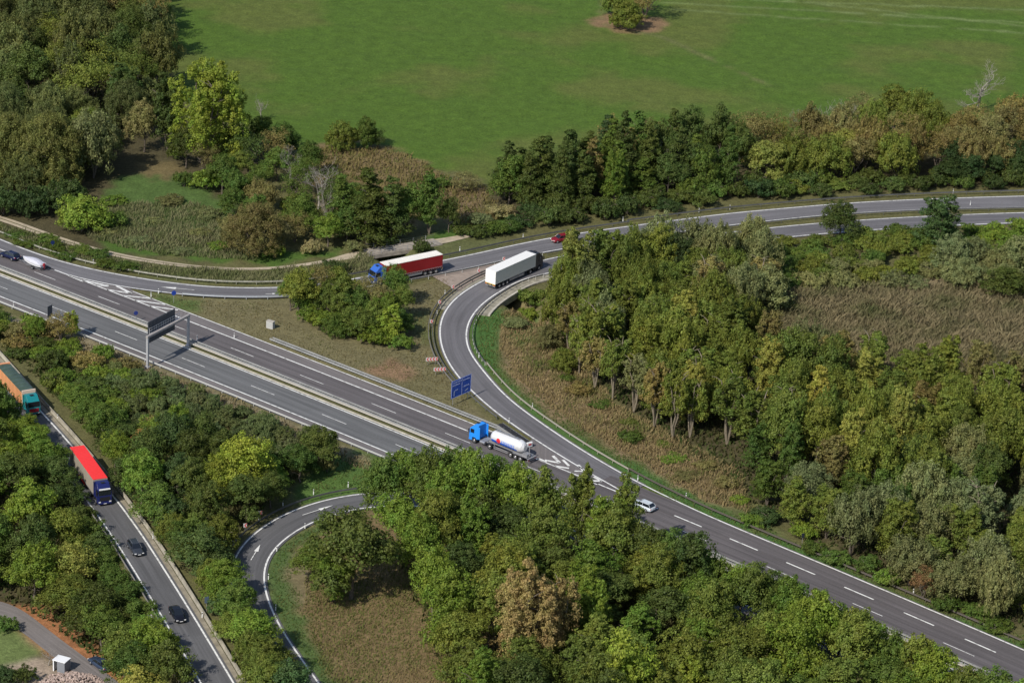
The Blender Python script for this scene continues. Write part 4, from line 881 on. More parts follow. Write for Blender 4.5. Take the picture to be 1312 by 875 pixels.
# white shelter by the village road
P = unp([(79, 858)], LOW)[0]; s_ = empty('garden_shelter', (P[0], P[1], LOW), R(-22), 'small white open-fronted shelter beside the rubble heap', 'shelter')
SW = mat('shelter_white', (.80, .80, .80), .5)
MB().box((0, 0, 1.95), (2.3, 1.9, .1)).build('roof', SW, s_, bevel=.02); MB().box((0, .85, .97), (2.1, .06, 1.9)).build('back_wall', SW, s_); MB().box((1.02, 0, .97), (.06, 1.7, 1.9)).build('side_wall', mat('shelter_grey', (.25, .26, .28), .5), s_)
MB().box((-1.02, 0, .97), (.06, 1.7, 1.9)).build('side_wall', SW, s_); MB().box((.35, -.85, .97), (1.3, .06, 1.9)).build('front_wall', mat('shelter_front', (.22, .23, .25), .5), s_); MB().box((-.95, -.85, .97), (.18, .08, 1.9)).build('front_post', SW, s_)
# rubble heap
rng = random.Random(9); cc_ = unp([(92, 880)], LOW)[0]; mbs = MB()
for i in range(900):
    a_ = rng.uniform(0, 6.28); rr_ = 5.2*math.sqrt(rng.random()); hx = 1.9*max(0, 1-rr_/5.2); s0 = rng.uniform(.12, .42)
    mbs.box((cc_[0]+rr_*math.cos(a_), cc_[1]+rr_*math.sin(a_)*.9, LOW+hx*rng.uniform(.7, 1)+.05), (s0, s0*rng.uniform(.5, 1), s0*rng.uniform(.4, .8)), rot=rng.uniform(0, 3), tilt=rng.uniform(-.7, .7))
rub = mat('rubble', (.42, .32, .27), .9, noise=.35, nscale=1.1); o = mbs.build('rubble_heap', rub); tag(o, 'heap of pale pinkish rubble in the bottom left corner', 'rubble heap', kind='stuff')
# ------------------------------------------------------------------ foliage
def leaf_material(name, vary=.40, transl=.42):
    m = bpy.data.materials.new(name); m.use_nodes = True; n = m.node_tree; L = n.links.new; n.nodes.clear()
    out = n.nodes.new('ShaderNodeOutputMaterial'); oi = n.nodes.new('ShaderNodeObjectInfo'); ge = n.nodes.new('ShaderNodeNewGeometry')
    r = n.nodes.new('ShaderNodeMapRange'); r.inputs[3].default_value = 1-vary; r.inputs[4].default_value = 1+vary; L(ge.outputs['Random Per Island'], r.inputs[0])
    tc = n.nodes.new('ShaderNodeTexCoord'); nz = n.nodes.new('ShaderNodeTexNoise'); nz.inputs['Scale'].default_value = .45; nz.inputs['Detail'].default_value = 2; L(tc.outputs['Object'], nz.inputs[0])
    # whole twigs a little yellower or greener than their neighbours
    hsv = n.nodes.new('ShaderNodeHueSaturation'); mh = n.nodes.new('ShaderNodeMapRange'); mh.inputs[1].default_value = .3; mh.inputs[2].default_value = .7; mh.inputs[3].default_value = .478; mh.inputs[4].default_value = .522
    L(nz.outputs[0], mh.inputs[0]); L(mh.outputs[0], hsv.inputs['Hue']); L(r.outputs[0], hsv.inputs['Value']); L(oi.outputs['Color'], hsv.inputs['Color'])
    d = n.nodes.new('ShaderNodeBsdfDiffuse'); t = n.nodes.new('ShaderNodeBsdfTranslucent'); g = n.nodes.new('ShaderNodeBsdfGlossy'); g.inputs['Roughness'].default_value = .55
    L(hsv.outputs[0], d.inputs[0]); L(hsv.outputs[0], t.inputs[0]); g.inputs[0].default_value = (.8, .85, .8, 1)
    a = n.nodes.new('ShaderNodeMixShader'); a.inputs[0].default_value = transl; L(d.outputs[0], a.inputs[1]); L(t.outputs[0], a.inputs[2])
    b = n.nodes.new('ShaderNodeMixShader'); b.inputs[0].default_value = .012; L(a.outputs[0], b.inputs[1]); L(g.outputs[0], b.inputs[2]); L(b.outputs[0], out.inputs[0])
    return m
LEAF = leaf_material('leaves')
BARK = mat('bark', (.13, .105, .08), .9, noise=.3, nscale=3)
BARK_TAN = mat('tan_bark', (.20, .165, .115), .9, noise=.3, nscale=3)
BARK_PALE = mat('pale_dead_wood', (.29, .26, .225), .85, noise=.25, nscale=3)

LS = .66
def leaves(rg, C, nrm, size, asp=1.0, hang=0.0, rnd=.55):
    """quads at points C facing roughly nrm"""
    size = size*LS; n = len(C); N = nrm + rg.normal(size=(n, 3))*rnd; N /= np.linalg.norm(N, axis=1)[:, None]
    T = rg.normal(size=(n, 3)); T[:, 2] -= hang*3; T -= (T*N).sum(1)[:, None]*N; T /= np.linalg.norm(T, axis=1)[:, None]+1e-9
    B = np.cross(N, T); s = size*rg.uniform(.6, 1.35, n)[:, None]*.5; a = T*s*asp; b = B*s/asp**.5
    V = np.stack([C-a-b*.6, C+a*.1-b, C+a+b*.5, C-a*.2+b], 1).reshape(-1, 3)
    return V
def crown_mesh(name, seed, H, Rr, kind):
    rg = np.random.default_rng(seed); V = []
    def lobe(c, r, sz, nclump, nleaf, lsize, cr=.30, asp=1.0, hang=0.0, low=-.35):
        # clumps over the lobe's surface, leaves over each clump
        d = rg.normal(size=(nclump*2, 3)); d /= np.linalg.norm(d, axis=1)[:, None]; d = d[d[:, 2] > low][:nclump]
        rad = r*rg.uniform(.62, 1.18, len(d))[:, None]
        cc = c + d*rad*np.array([1, 1, sz]); crr = r*cr*rg.uniform(.7, 1.35, len(d))
        for p, dd, q in zip(cc, d, crr):
            k = int(nleaf*2.1*rg.uniform(.7, 1.3)); e = rg.normal(size=(k, 3))+dd*.7; e /= np.linalg.norm(e, axis=1)[:, None]
            pos = p + e*q*rg.uniform(.35, 1.3, k)[:, None]*np.array([1, 1, .85 if not hang else 1.3])
            V.append(leaves(rg, pos, e*.8+dd*.5+np.array([0, 0, .25]), lsize, asp, hang))
        k = nclump*nleaf//5; e = rg.normal(size=(k, 3)); e /= np.linalg.norm(e, axis=1)[:, None]
        V.append(leaves(rg, c+e*r*rg.uniform(.2, .8, k)[:, None]*np.array([1, 1, sz]), e, lsize*1.5, 1.0))
    if kind == 'broad':                                   # rounded crown of a few big boughs
        n = 9
        lobe(np.array([0, 0, H*.60]), Rr*.62, 1.15, 30, 26, .34)
        for i in range(n):
            a = 2.4*i+rg.uniform(-.4, .4); t = rg.uniform(.30, .80); rr = Rr*(.62 if t < .6 else .42)*rg.uniform(.8, 1.15)
            lobe(np.array([rr*math.cos(a), rr*math.sin(a), H*t]), Rr*rg.uniform(.34, .5), .95, 20, 24, .33)
        lobe(np.array([rg.uniform(-.3, .3), rg.uniform(-.3, .3), H*.84]), Rr*.40, 1.0, 18, 24, .32)
    elif kind == 'tall':                                  # narrow, several upright plumes
        for i in range(5):
            a = 2.4*i; rr = Rr*.45*(i > 0); top = H*rg.uniform(.80, 1.0) if i else H
            z = H*rg.uniform(.22, .34)
            while z < top-.6:
                f = (z/top); r = Rr*(.48-.26*max(0, f-.35)/.65)*rg.uniform(.75, 1.1)
                lobe(np.array([rr*math.cos(a)+rg.normal()*.35, rr*math.sin(a)+rg.normal()*.35, z]), r, 1.15, 11, 22, .34, cr=.38)
                z += r*1.25
    elif kind == 'plume':
        for i in range(9):
            a = 2.4*i; rr = Rr*(.30+.28*(i % 2))*(i > 0); top = H*(1-.34*rr/Rr)*rg.uniform(.88, 1.0); z = H*rg.uniform(.10, .26)
            while z < top-.6:
                f = z/top; r = Rr*(.27-.12*max(0, f-.4)/.6)*rg.uniform(.75, 1.15); out = 1+.25*math.sin(f*3.1)
                lobe(np.array([rr*out*math.cos(a)+rg.normal()*.5, rr*out*math.sin(a)+rg.normal()*.5, z]), r, 1.1, 13, 24, .36, cr=.36)
                z += r*1.3
    elif kind == 'dome':
        for i in range(17):
            a = 2.4*i; q = (i/17)**.5; rr = Rr*.72*q; t = .78-.42*q*q+rg.uniform(-.06, .06)
            lobe(np.array([rr*math.cos(a), rr*math.sin(a), H*t]), Rr*rg.uniform(.24, .34), 1.15, 24, 30, .33, cr=.27, asp=1.5, hang=.25, low=-.6)
        for i in range(9):
            a = .7*i; lobe(np.array([Rr*.72*math.cos(a), Rr*.72*math.sin(a), H*rg.uniform(.2, .34)]), Rr*.24, 1.2, 20, 28, .33, cr=.27, asp=1.5, hang=.25, low=-.6)
    elif kind == 'bush':
        for i in range(13):
            a = 2.4*i; q = (i/13)**.5; rr = Rr*.66*q; t = .66-.40*q*q+rg.uniform(-.05, .05)
            lobe(np.array([rr*math.cos(a), rr*math.sin(a), H*t]), Rr*rg.uniform(.30, .40), 1.0, 22, 26, .30, cr=.28, low=-.8)
    elif kind == 'birch':
        for i in range(4):
            a = 2.4*i; rr = Rr*.5*(i > 0); top = H*rg.uniform(.82, 1.0); z = H*rg.uniform(.34, .5)
            while z < top-.5:
                f = z/top; r = Rr*(.40-.2*max(0, f-.5)/.5)*rg.uniform(.7, 1.1)
                lobe(np.array([rr*math.cos(a)+rg.normal()*.3, rr*math.sin(a)+rg.normal()*.3, z]), r, 1.2, 10, 19, .30, cr=.38, asp=1.4, hang=.3)
                z += r*1.35
    elif kind == 'alder':                                 # dark, layered, see-through, pointed
        z = H*.16
        while z < H*.97:
            f = z/H; rad = Rr*(1-.78*max(0, f-.25)/.75)
            for i in range(4 if f < .7 else 2):
                a = rg.uniform(0, 6.28); q = rad*rg.uniform(.35, .75)
                lobe(np.array([q*math.cos(a), q*math.sin(a), z+rg.uniform(-.4, .4)]), rad*.38+.25, .62, 9, 20, .30, cr=.4)
            z += .95
        lobe(np.array([0, 0, H*.97]), .5, 1.4, 6, 16, .26, cr=.5)
    elif kind == 'willow':                                # soft domes of fine, long leaves
        for i in range(8):
            a = 2.4*i; rr = Rr*.52*(i > 0)*rg.uniform(.8, 1.1); t = rg.uniform(.38, .62) if i else .66
            lobe(np.array([rr*math.cos(a), rr*math.sin(a), H*t]), Rr*rg.uniform(.42, .55), 1.25, 26, 30, .30, cr=.25, asp=1.8, hang=.5, low=-.5)
    elif kind == 'shrub':
        for i in range(6):
            a = 2.4*i; rr = Rr*.55*(i > 0)*rg.uniform(.8, 1.15); hh = H*rg.uniform(.38, .58)
            lobe(np.array([rr*math.cos(a), rr*math.sin(a), hh*.85]), Rr*.46, max(.7, H/(2*Rr)), 20, 20, .26, cr=.30, low=-.6)
    elif kind == 'thin':                                  # half bare, twiggy brownish crown
        for i in range(9):
            a = 2.4*i; rr = Rr*.55*(i > 0)*rg.uniform(.7, 1.2); t = rg.uniform(.35, .85)
            lobe(np.array([rr*math.cos(a), rr*math.sin(a), H*t]), Rr*.38, 1.1, 15, 13, .25, cr=.42)
    V = np.concatenate(V); V[:, 2] = np.maximum(V[:, 2], .05)
    return mesh_np(name, V, np.arange(len(V)).reshape(-1, 4), LEAF)
def tube(P, r0, r1, n=6):
    V = []; Fq = []; P = np.array(P); m = len(P)
    for i, p in enumerate(P):
        t = P[min(i+1, m-1)]-P[max(i-1, 0)]; t /= np.linalg.norm(t); a = np.cross(t, [.3, .9, .2]); a /= np.linalg.norm(a); b = np.cross(t, a)
        r = r0+(r1-r0)*i/(m-1)
        for k in range(n): an = 2*math.pi*k/n; V.append(p+a*r*math.cos(an)+b*r*math.sin(an))
    for i in range(m-1):
        for k in range(n): Fq.append((i*n+k, i*n+(k+1) % n, (i+1)*n+(k+1) % n, (i+1)*n+k))
    return V, Fq
def trunk_mesh(name, seed, H, Rr, kind):
    rg = np.random.default_rng(seed+50); V = []; Fq = []
    def put(P, a, b, n=6):
        v, f = tube(P, a, b, n); s = len(V); V.extend(v); Fq.extend([tuple(s+i for i in q) for q in f])
    if kind == 'bare':
        def branch(p, d, L_, r, depth):
            pts = [p]; dd = d.copy()
            for i in range(4):
                dd = dd+rg.normal(size=3)*.22; dd[2] += .06; dd /= np.linalg.norm(dd); pts.append(pts[-1]+dd*L_/4)
            put(pts, r, r*.45, 6 if depth < 2 else 4)
            if depth < 5:
                for i in range(3 if depth else 6):
                    k = rg.integers(2, 5) if depth else min(4, 1+i//2); nd = dd+rg.normal(size=3)*.75; nd[2] = abs(nd[2])*.7+.15; nd /= np.linalg.norm(nd); branch(pts[k], nd, L_*rg.uniform(.5, .72), max(r*.5, .012), depth+1)
        branch(np.zeros(3), np.array([0, 0, 1.0]), H*.55, .19, 0)
    else:
        n = {'shrub': 4, 'willow': 4, 'tall': 3, 'thin': 4, 'birch': 4, 'plume': 4, 'dome': 4, 'bush': 5}.get(kind, 1); base = .12 if kind == 'shrub' else .10+H*.014
        for s in range(n):
            a = 2.4*s; sp = (.0 if n == 1 else Rr*.35); top = H*(.85 if kind in ('birch',) else (.68 if kind in ('alder', 'tall', 'plume') else .5))
            P = [np.array([sp*f*math.cos(a), sp*f*math.sin(a), top*f])+rg.normal(size=3)*.12*np.array([1, 1, 0])*(f > 0) for f in np.linspace(0, 1, 6)]
            put(P, base*(1 if n == 1 else .65), base*.25)
            for i in range(3 if kind == 'shrub' else 5):
                k = rg.integers(2, 6); q = rg.uniform(0, 6.28); e = np.array([math.cos(q)*Rr*.4, math.sin(q)*Rr*.4, H*.08]); put([P[k], P[k]+e*.5+np.array([0, 0, .2]), P[k]+e], base*.3, .03, 5)
    return mesh_np(name, V, np.array(Fq), BARK_PALE if kind == 'bare' else (BARK_TAN if kind == 'birch' else BARK), smooth=True)
KINDS_ = {'plume': (22, 7.2, 2), 'dome': (17, 8.5, 3), 'bush': (7, 4.6, 3), 'birch': (13, 3.2, 4), 'broad': (10, 4.2, 5), 'tall': (14, 3.6, 5), 'alder': (13, 3.0, 4), 'willow': (8, 4.3, 4), 'shrub': (3.4, 2.4, 5), 'thin': (8, 3.4, 4), 'bare': (8, 3.2, 3)}
LIB = {}
for ki, (k, (H_, R_, nv)) in enumerate(KINDS_.items()):
    for v in range(nv):
        LIB[k, v] = (None if k == 'bare' else crown_mesh('crown', ki*31+v, H_, R_, k), trunk_mesh('trunk', ki*31+v, H_, R_, k))
NAMES_ = {'plume': ('poplar_tree', 'poplar tree'), 'dome': ('willow_tree', 'willow'), 'bush': ('large_bush', 'bush'), 'birch': ('birch_tree', 'birch tree'), 'broad': ('broadleaf_tree', 'broadleaf tree'), 'tall': ('poplar_tree', 'poplar tree'), 'alder': ('alder_tree', 'alder tree'), 'willow': ('willow_tree', 'willow'), 'shrub': ('shrub', 'shrub'), 'thin': ('sparse_tree', 'sparse tree'), 'bare': ('dead_tree', 'dead tree')}
T_ = {'sage': (0.15, 0.19, 0.066), 'dull': (0.15, 0.17, 0.051), 'olive': (0.177, 0.214, 0.039), 'dark': (0.096, 0.131, 0.03), 'deep': (0.061, 0.098, 0.028), 'bright': (0.254, 0.316, 0.044), 'lime': (0.175, 0.254, 0.037), 'green': (0.12, 0.18, 0.034), 'grey': (0.216, 0.236, 0.091), 'brown': (0.254, 0.219, 0.075), 'rust': (0.386, 0.216, 0.088), 'yellow': (0.301, 0.3, 0.062), 'blue': (0.089, 0.14, 0.042), 'straw': (0.339, 0.275, 0.111)}
TW = {'sage': 'sage green', 'dull': 'dull green', 'olive': 'olive green', 'dark': 'dark green', 'deep': 'very dark green', 'bright': 'bright yellow-green', 'lime': 'fresh green', 'green': 'mid green', 'grey': 'grey-green', 'brown': 'brownish olive', 'rust': 'rusty brown', 'yellow': 'yellowish', 'blue': 'cool green', 'straw': 'straw brown', 'bare': 'leafless'}
rgT = random.Random(77); NT = [0]; PLACED = []
def plant(kind, x, y, z, h, wd, tint, label, group=None):
    H_, R_, nv = KINDS_[kind]; v = rgT.randrange(nv); cm, tm = LIB[kind, v]
    sz = h/H_; sx = wd/(2*R_); nm, cat = NAMES_[kind]
    o = bpy.data.objects.new(nm, None); COL.objects.link(o); o.location = (x, y, z); o.rotation_euler = (rgT.uniform(-.03, .03), rgT.uniform(-.03, .03), rgT.uniform(0, 6.28))
    o.scale = (sx, sx*rgT.uniform(.92, 1.08), sz); o.empty_display_size = .5; tag(o, label, cat, group)
    t = bpy.data.objects.new('trunk', tm); link(t, o)
    if cm:
        c = bpy.data.objects.new('crown', cm); link(c, o); b = T_[tint]; k = rgT.uniform(.78, 1.24); j = rgT.uniform(-.09, .09)
        c.color = (b[0]*k*(1+j), b[1]*k, b[2]*k*(1-j), 1)
    NT[0] += 1; PLACED.append((x, y)); return o
def tree(kind, u, v, h, wd, tint, where, group=None):
    P = G(u, v); w_ = NAMES_[kind][1]
    return plant(kind, P[0], P[1], P[2], h, wd, tint, f'{TW[tint]} {w_} {where}' if kind != 'bare' else f'leafless {w_} {where}', group)
ROADS = [(mwc(-90, 330, -6.0, 4), 11.0), (mwc(60, 330, 3.0, 4), 5.8), (off(CLO, -sLO*2.8)[::4], 4.6), (off(CR3U, -s3U*2.7)[::4], 4.8), (off(CR6I, -s6*2.6)[::4], 4.4), (off(CR7R, -s7*2.2)[::4], 4.4), ((A8[::3]+B8[::3])/2, 2.6)]
def clear_of_roads(Q, extra):
    ok = np.ones(len(Q), bool)
    for C, w_ in ROADS: ok &= seg_dist(Q, C) > w_+extra
    return ok
def forest(poly, spacing, mix, hr, wr, where, seed, edge=.9, scatter=1.0, gap=0):
    """trees over the ground region whose corners are seen at these pixels; mix: [(kind, tint, weight)]"""
    rg = np.random.default_rng(seed); poly_g = np.array([G(*p)[:2] for p in poly]); lo, hi = poly_g.min(0), poly_g.max(0)
    Q = rg.uniform(lo, hi, size=(int((hi-lo).prod()/spacing**2*14), 2)); Q = Q[inpoly(Q, [tuple(p) for p in poly_g])]
    Q = Q[clear_of_roads(Q, edge)]
    acc = []
    near = np.array(PLACED) if PLACED else np.zeros((0, 2))
    for q in Q:
        if acc and (((np.array(acc)-q)**2).sum(1) < spacing**2).any(): continue
        if len(near) and (((near-q)**2).sum(1) < (spacing*.62)**2).any(): continue
        acc.append(q)
    W_ = np.array([m[2] for m in mix], float); W_ /= W_.sum(); zz = hgt(np.array(acc)) if acc else []
    for q, z in zip(acc, zz):
        # neighbours tend to be of one kind
        f = fbm(np.array([q[0]+seed*13.7]), np.array([q[1]]), .045)[0]; f = min(max((f-.28)/.44*.55+rg.uniform(0, .45), 0), .999); k, tint, _ = mix[int(np.searchsorted(np.cumsum(W_), f))]
        hs = {'shrub': .55}.get(k, 1.0) if hr[0] > 5 else 1.0
        h = rg.uniform(hr[0]*.85, hr[1]*1.08)*hs; wd = rg.uniform(*wr)*(.8 if hs < 1 else 1)
        if k in ('tall', 'alder'): wd *= .82
        plant(k, q[0], q[1], z-.05, h, wd, tint, f'{TW[tint]} {NAMES_[k][1]} {where}', f'{NAMES_[k][1]}s, {TW[tint]}, {where}')
    return len(acc)

# --- single trees and shrubs that stand out
t_ = tree
t_('plume', 266, 214, 27.5, 18, 'bright', 'very tall, standing above all others at the meadow edge')
t_('broad', 288, 190, 17, 10, 'bright', 'leaning to the right of the tallest tree')
t_('tall', 215, 195, 19, 8.5, 'dark', 'directly left of the tallest bright tree')
t_('broad', 238, 215, 9, 8, 'dark', 'low at the foot of the tallest bright tree')
t_('dome', 60, 240, 18, 19, 'dull', 'broad and rounded, at the left border above the path')
t_('dome', 15, 235, 17, 16, 'dull', 'cut by the left border above the path')
t_('willow', 120, 228, 15, 12, 'grey', 'right of the broad rounded willow')
t_('thin', 120, 130, 15, 15, 'olive', 'with bare inner branches in the upper left wood')
t_('dome', 168, 80, 15, 15, 'dark', 'at the upper end of the left wood beside the meadow')
t_('broad', 150, 40, 14, 14, 'brown', 'at the top border of the left wood')
t_('thin', 195, 55, 12, 9, 'brown', 'at the meadow edge of the left wood, top')
t_('tall', 155, 160, 15, 9, 'dark', 'ivy-dark, in the middle of the left wood')
t_('broad', 185, 195, 12, 8, 'brown', 'between the clearing and the tall dark tree')
t_('shrub', 225, 205, 4.5, 4, 'bright', 'lit at the upper rim of the small clearing')
t_('shrub', 265, 243, 6, 7.5, 'lime', 'right of the small clearing')
t_('shrub', 236, 240, 5, 4, 'green', 'at the right rim of the small clearing')
t_('bush', 105, 296, 8.5, 13, 'bright', 'bushy, low beside the field path at left')
t_('shrub', 148, 290, 4, 6, 'green', 'next to the low bushy bright willow')
for i, (u, v) in enumerate(((5, 275), (35, 278), (62, 272), (88, 262))): t_('shrub', u, v, 8, 8, 'deep', 'dark ivy-like hedge above the path at far left', 'dark hedge above the path')
t_('bare', 335, 155, 6, 3.5, 'bare', 'small and dark against the meadow edge'); t_('thin', 352, 215, 9, 9, 'brown', 'half bare, below the tree shadow on the meadow'); t_('thin', 318, 222, 9, 9, 'dark', 'right below the tallest bright tree')
t_('broad', 305, 235, 7, 7, 'olive', 'between the tallest tree and the brown willow')
t_('dome', 325, 325, 12, 14, 'brown', 'large and domed beside the path in the middle left')
t_('shrub', 300, 300, 4.5, 7, 'brown', 'left foot of the large brownish willow'); t_('shrub', 352, 330, 4, 4, 'lime', 'by the path below the large brownish willow')
t_('bare', 408, 268, 11, 8.5, 'bare', 'with long pale branches, most striking of the middle group'); t_('bare', 372, 240, 10, 5, 'bare', 'slender and pale, left of the striking pale one'); t_('bare', 420, 300, 11, 4, 'bare', 'straight grey stem among the middle group')
t_('thin', 380, 262, 10, 8, 'green', 'around the slender pale dead tree'); t_('broad', 385, 300, 9, 8, 'green', 'below the striking pale dead tree'); t_('thin', 425, 275, 8, 7, 'dark', 'right of the striking pale dead tree')
t_('alder', 470, 312, 16, 12, 'dark', 'largest of the alders behind the path bridge'); t_('alder', 500, 310, 14, 8.5, 'dark', 'right of the largest alder behind the path bridge'); t_('alder', 440, 300, 13, 8, 'green', 'left of the largest alder')
t_('broad', 420, 316, 7, 7, 'lime', 'low, at the left end of the path bridge group'); t_('shrub', 400, 325, 4, 5, 'straw', 'dry, beside the path'); t_('shrub', 452, 322, 3, 4, 'grey', 'beside the left end of the path bridge')
t_('broad', 522, 300, 11, 8.5, 'green', 'behind the right end of the path bridge'); t_('tall', 550, 300, 14, 7.5, 'green', 'upright, standing right of the path bridge'); t_('broad', 575, 298, 8, 5, 'dark', 'in shade right of the upright tree')
t_('shrub', 498, 318, 3.2, 5, 'dark', 'over the far railing of the path bridge'); t_('shrub', 540, 322, 3, 4.6, 'dark', 'between the path bridge and the cream roof')
t_('bush', 437, 193, 7.5, 8, 'olive', 'left one of the pair standing free at the meadow edge'); t_('bush', 468, 190, 8, 7, 'green', 'right one of the pair standing free at the meadow edge'); t_('thin', 484, 190, 4.5, 5, 'dark', 'small, right beside the free-standing pair')
t_('bush', 803, 38, 8, 10.5, 'olive', 'in front of the lone clump on the meadow'); t_('thin', 826, 24, 10, 12, 'brown', 'twiggy, behind the lone clump on the meadow'); t_('bush', 787, 20, 8.5, 8, 'olive', 'left side of the lone clump on the meadow')
for i, (u, v, h, w_) in enumerate(((590, 300, 3, 5), (612, 303, 3, 6), (636, 300, 3.4, 6), (655, 297, 3.2, 5))): t_('shrub', u, v, h, w_, ('dark', 'dark', 'green', 'green')[i], 'low beyond the ramp, ' + ('right of the path end', 'second from the path end', 'third from the path end', 'fourth from the path end')[i])
t_('shrub', 615, 288, 3.2, 6, 'grey', 'pale reedy clump beyond the low shrubs'); t_('shrub', 640, 278, 3.5, 6, 'straw', 'dry clump at the foot of the alder belt'); t_('shrub', 565, 240, 3, 4.5, 'green', 'small, on the brown meadow edge'); t_('thin', 595, 245, 4.5, 7, 'brown', 'low, on the brown meadow edge')
# upper belt
for u, v, h, w_, k, tn, wh in ((652, 262, 11, 9, 'broad', 'green', 'at the left end of the upper belt'), (690, 262, 15, 9.5, 'alder', 'dark', 'tall, second in the upper belt'), (725, 258, 16, 9, 'alder', 'dark', 'tall, third in the upper belt'), (758, 245, 12, 6, 'alder', 'brown', 'brownish, among the tall alders'), (797, 240, 17, 7, 'alder', 'dark', 'pointed, centre of the alder group'), (828, 240, 15, 7.5, 'alder', 'dark', 'right of the pointed alder'), (868, 240, 14, 8.5, 'alder', 'dark', 'right end of the alder group'), (785, 265, 13, 5, 'tall', 'lime', 'bright and narrow in front of the dark alders'), (903, 248, 11, 6.5, 'broad', 'green', 'right of the alder group, well lit'), (775, 225, 14, 7, 'alder', 'deep', 'behind the bright narrow tree')): t_(k, u, v, h, w_, tn, wh)
t_('bare', 843, 240, 12, 4, 'bare', 'white stem in the dark alder group'); t_('bare', 822, 232, 9, 3, 'bare', 'short white stem in the dark alder group')
t_('bare', 1050, 180, 12, 8, 'bare', 'pale and gaunt at the meadow side of the upper belt'); t_('bare', 1018, 180, 8, 4, 'bare', 'small and pale, left of the gaunt one'); t_('bare', 1078, 175, 9, 6, 'bare', 'right of the gaunt one'); t_('bare', 1252, 140, 12, 11, 'bare', 'large and spreading, alone against the meadow at upper right')
t_('thin', 1105, 165, 9, 10, 'brown', 'half bare, right of the gaunt dead tree'); t_('broad', 1145, 170, 11, 11, 'olive', 'rising above the brown willows'); t_('broad', 1082, 215, 9, 9, 'yellow', 'bright spot in the upper belt')
# two trees between the road lanes and the shrubs at right
t_('broad', 1075, 309, 8.5, 9.5, 'dark', 'left one of two standing before the upper road'); t_('tall', 1202, 322, 12.5, 10, 'blue', 'right one of two standing before the upper road')
# island
for u, v, h, w_, k, tn, wh in ((383, 400, 9, 8, 'broad', 'olive', 'left end of the traffic island grove'), (372, 398, 7, 6, 'broad', 'green', 'left low edge of the traffic island grove'), (408, 392, 8.5, 7, 'thin', 'brown', 'upper left of the traffic island grove'), (436, 412, 10, 6.5, 'tall', 'olive', 'with visible stem in the island grove'), (418, 420, 4.5, 6, 'shrub', 'lime', 'low front edge of the island grove, left'), (398, 412, 4, 6, 'shrub', 'lime', 'low front edge of the island grove, far left'), (445, 432, 4.2, 6, 'shrub', 'green', 'low front edge of the island grove, centre'), (463, 436, 6.5, 7.5, 'broad', 'olive', 'rounded, front of the island grove'), (490, 440, 4, 6, 'shrub', 'lime', 'low front edge of the island grove, right'), (512, 446, 3.6, 5, 'shrub', 'lime', 'right front corner of the island grove'), (503, 438, 8, 5.5, 'tall', 'bright', 'brightest of the island grove'), (470, 395, 7, 7, 'thin', 'brown', 'dry-leaved in the island grove'), (505, 392, 8.5, 6.5, 'broad', 'green', 'covering part of the red trailer'), (516, 410, 7, 5.5, 'broad', 'olive', 'right edge of the island grove'), (488, 412, 7.5, 7, 'broad', 'brown', 'centre right of the island grove'), (450, 385, 5.5, 6, 'shrub', 'olive', 'upper middle of the island grove'), (398, 375, 3.5, 5, 'shrub', 'deep', 'dark, behind the island grove beyond the ramp')):
    if k != 'shrub' or v > 380: t_(k, u, v, h, w_, tn, wh)
for u, v, h, w_, tn, pl in ((392, 395, 7.5, 7, 'lime', 'left half'), (420, 402, 8, 7, 'olive', 'left of its centre'), (455, 412, 8, 7.5, 'green', 'at its centre'), (478, 425, 6.5, 7, 'olive', 'right of its centre'), (494, 420, 8, 7, 'lime', 'right half'), (430, 428, 4.5, 7, 'green', 'low front, left of its centre'), (478, 440, 4.5, 7, 'lime', 'low front, right of its centre'), (512, 428, 5.5, 6.5, 'green', 'low right edge'), (432, 385, 8, 7, 'olive', 'back row')):
    t_('bush', u, v, h, w_, tn, 'filling the traffic island grove, '+pl)
t_('shrub', 427, 350, 3.5, 5, 'deep', 'dark, beyond the ramp above the island grove')
# left slope
t_('tall', 92, 433, 5.5, 3.6, 'bright', 'slim pointed one next to the tall sign back'); t_('thin', 78, 438, 6, 5.5, 'brown', 'brownish one beside the tall sign back'); t_('broad', 48, 436, 5, 5, 'lime', 'left of the tall sign back')
t_('thin', 182, 592, 6.5, 5.5, 'rust', 'single rusty one on the bushy slope'); t_('broad', 228, 640, 8, 8, 'blue', 'cool-toned one above the red-roofed lorry'); t_('tall', 228, 560, 6.5, 5, 'lime', 'fresh green one on the middle slope')
t_('broad', 315, 640, 12, 11, 'bright', 'bright one behind the lower left loop'); t_('broad', 285, 650, 9, 8, 'bright', 'bright one left of the largest on the slope'); t_('broad', 408, 600, 7.5, 9, 'dark', 'grey-dark one at the motorway edge near the grass patch'); t_('broad', 385, 618, 7, 7, 'green', 'in front of the grey-dark one')
t_('broad', 255, 735, 8, 9, 'blue', 'large one between the left road and the lower loop')
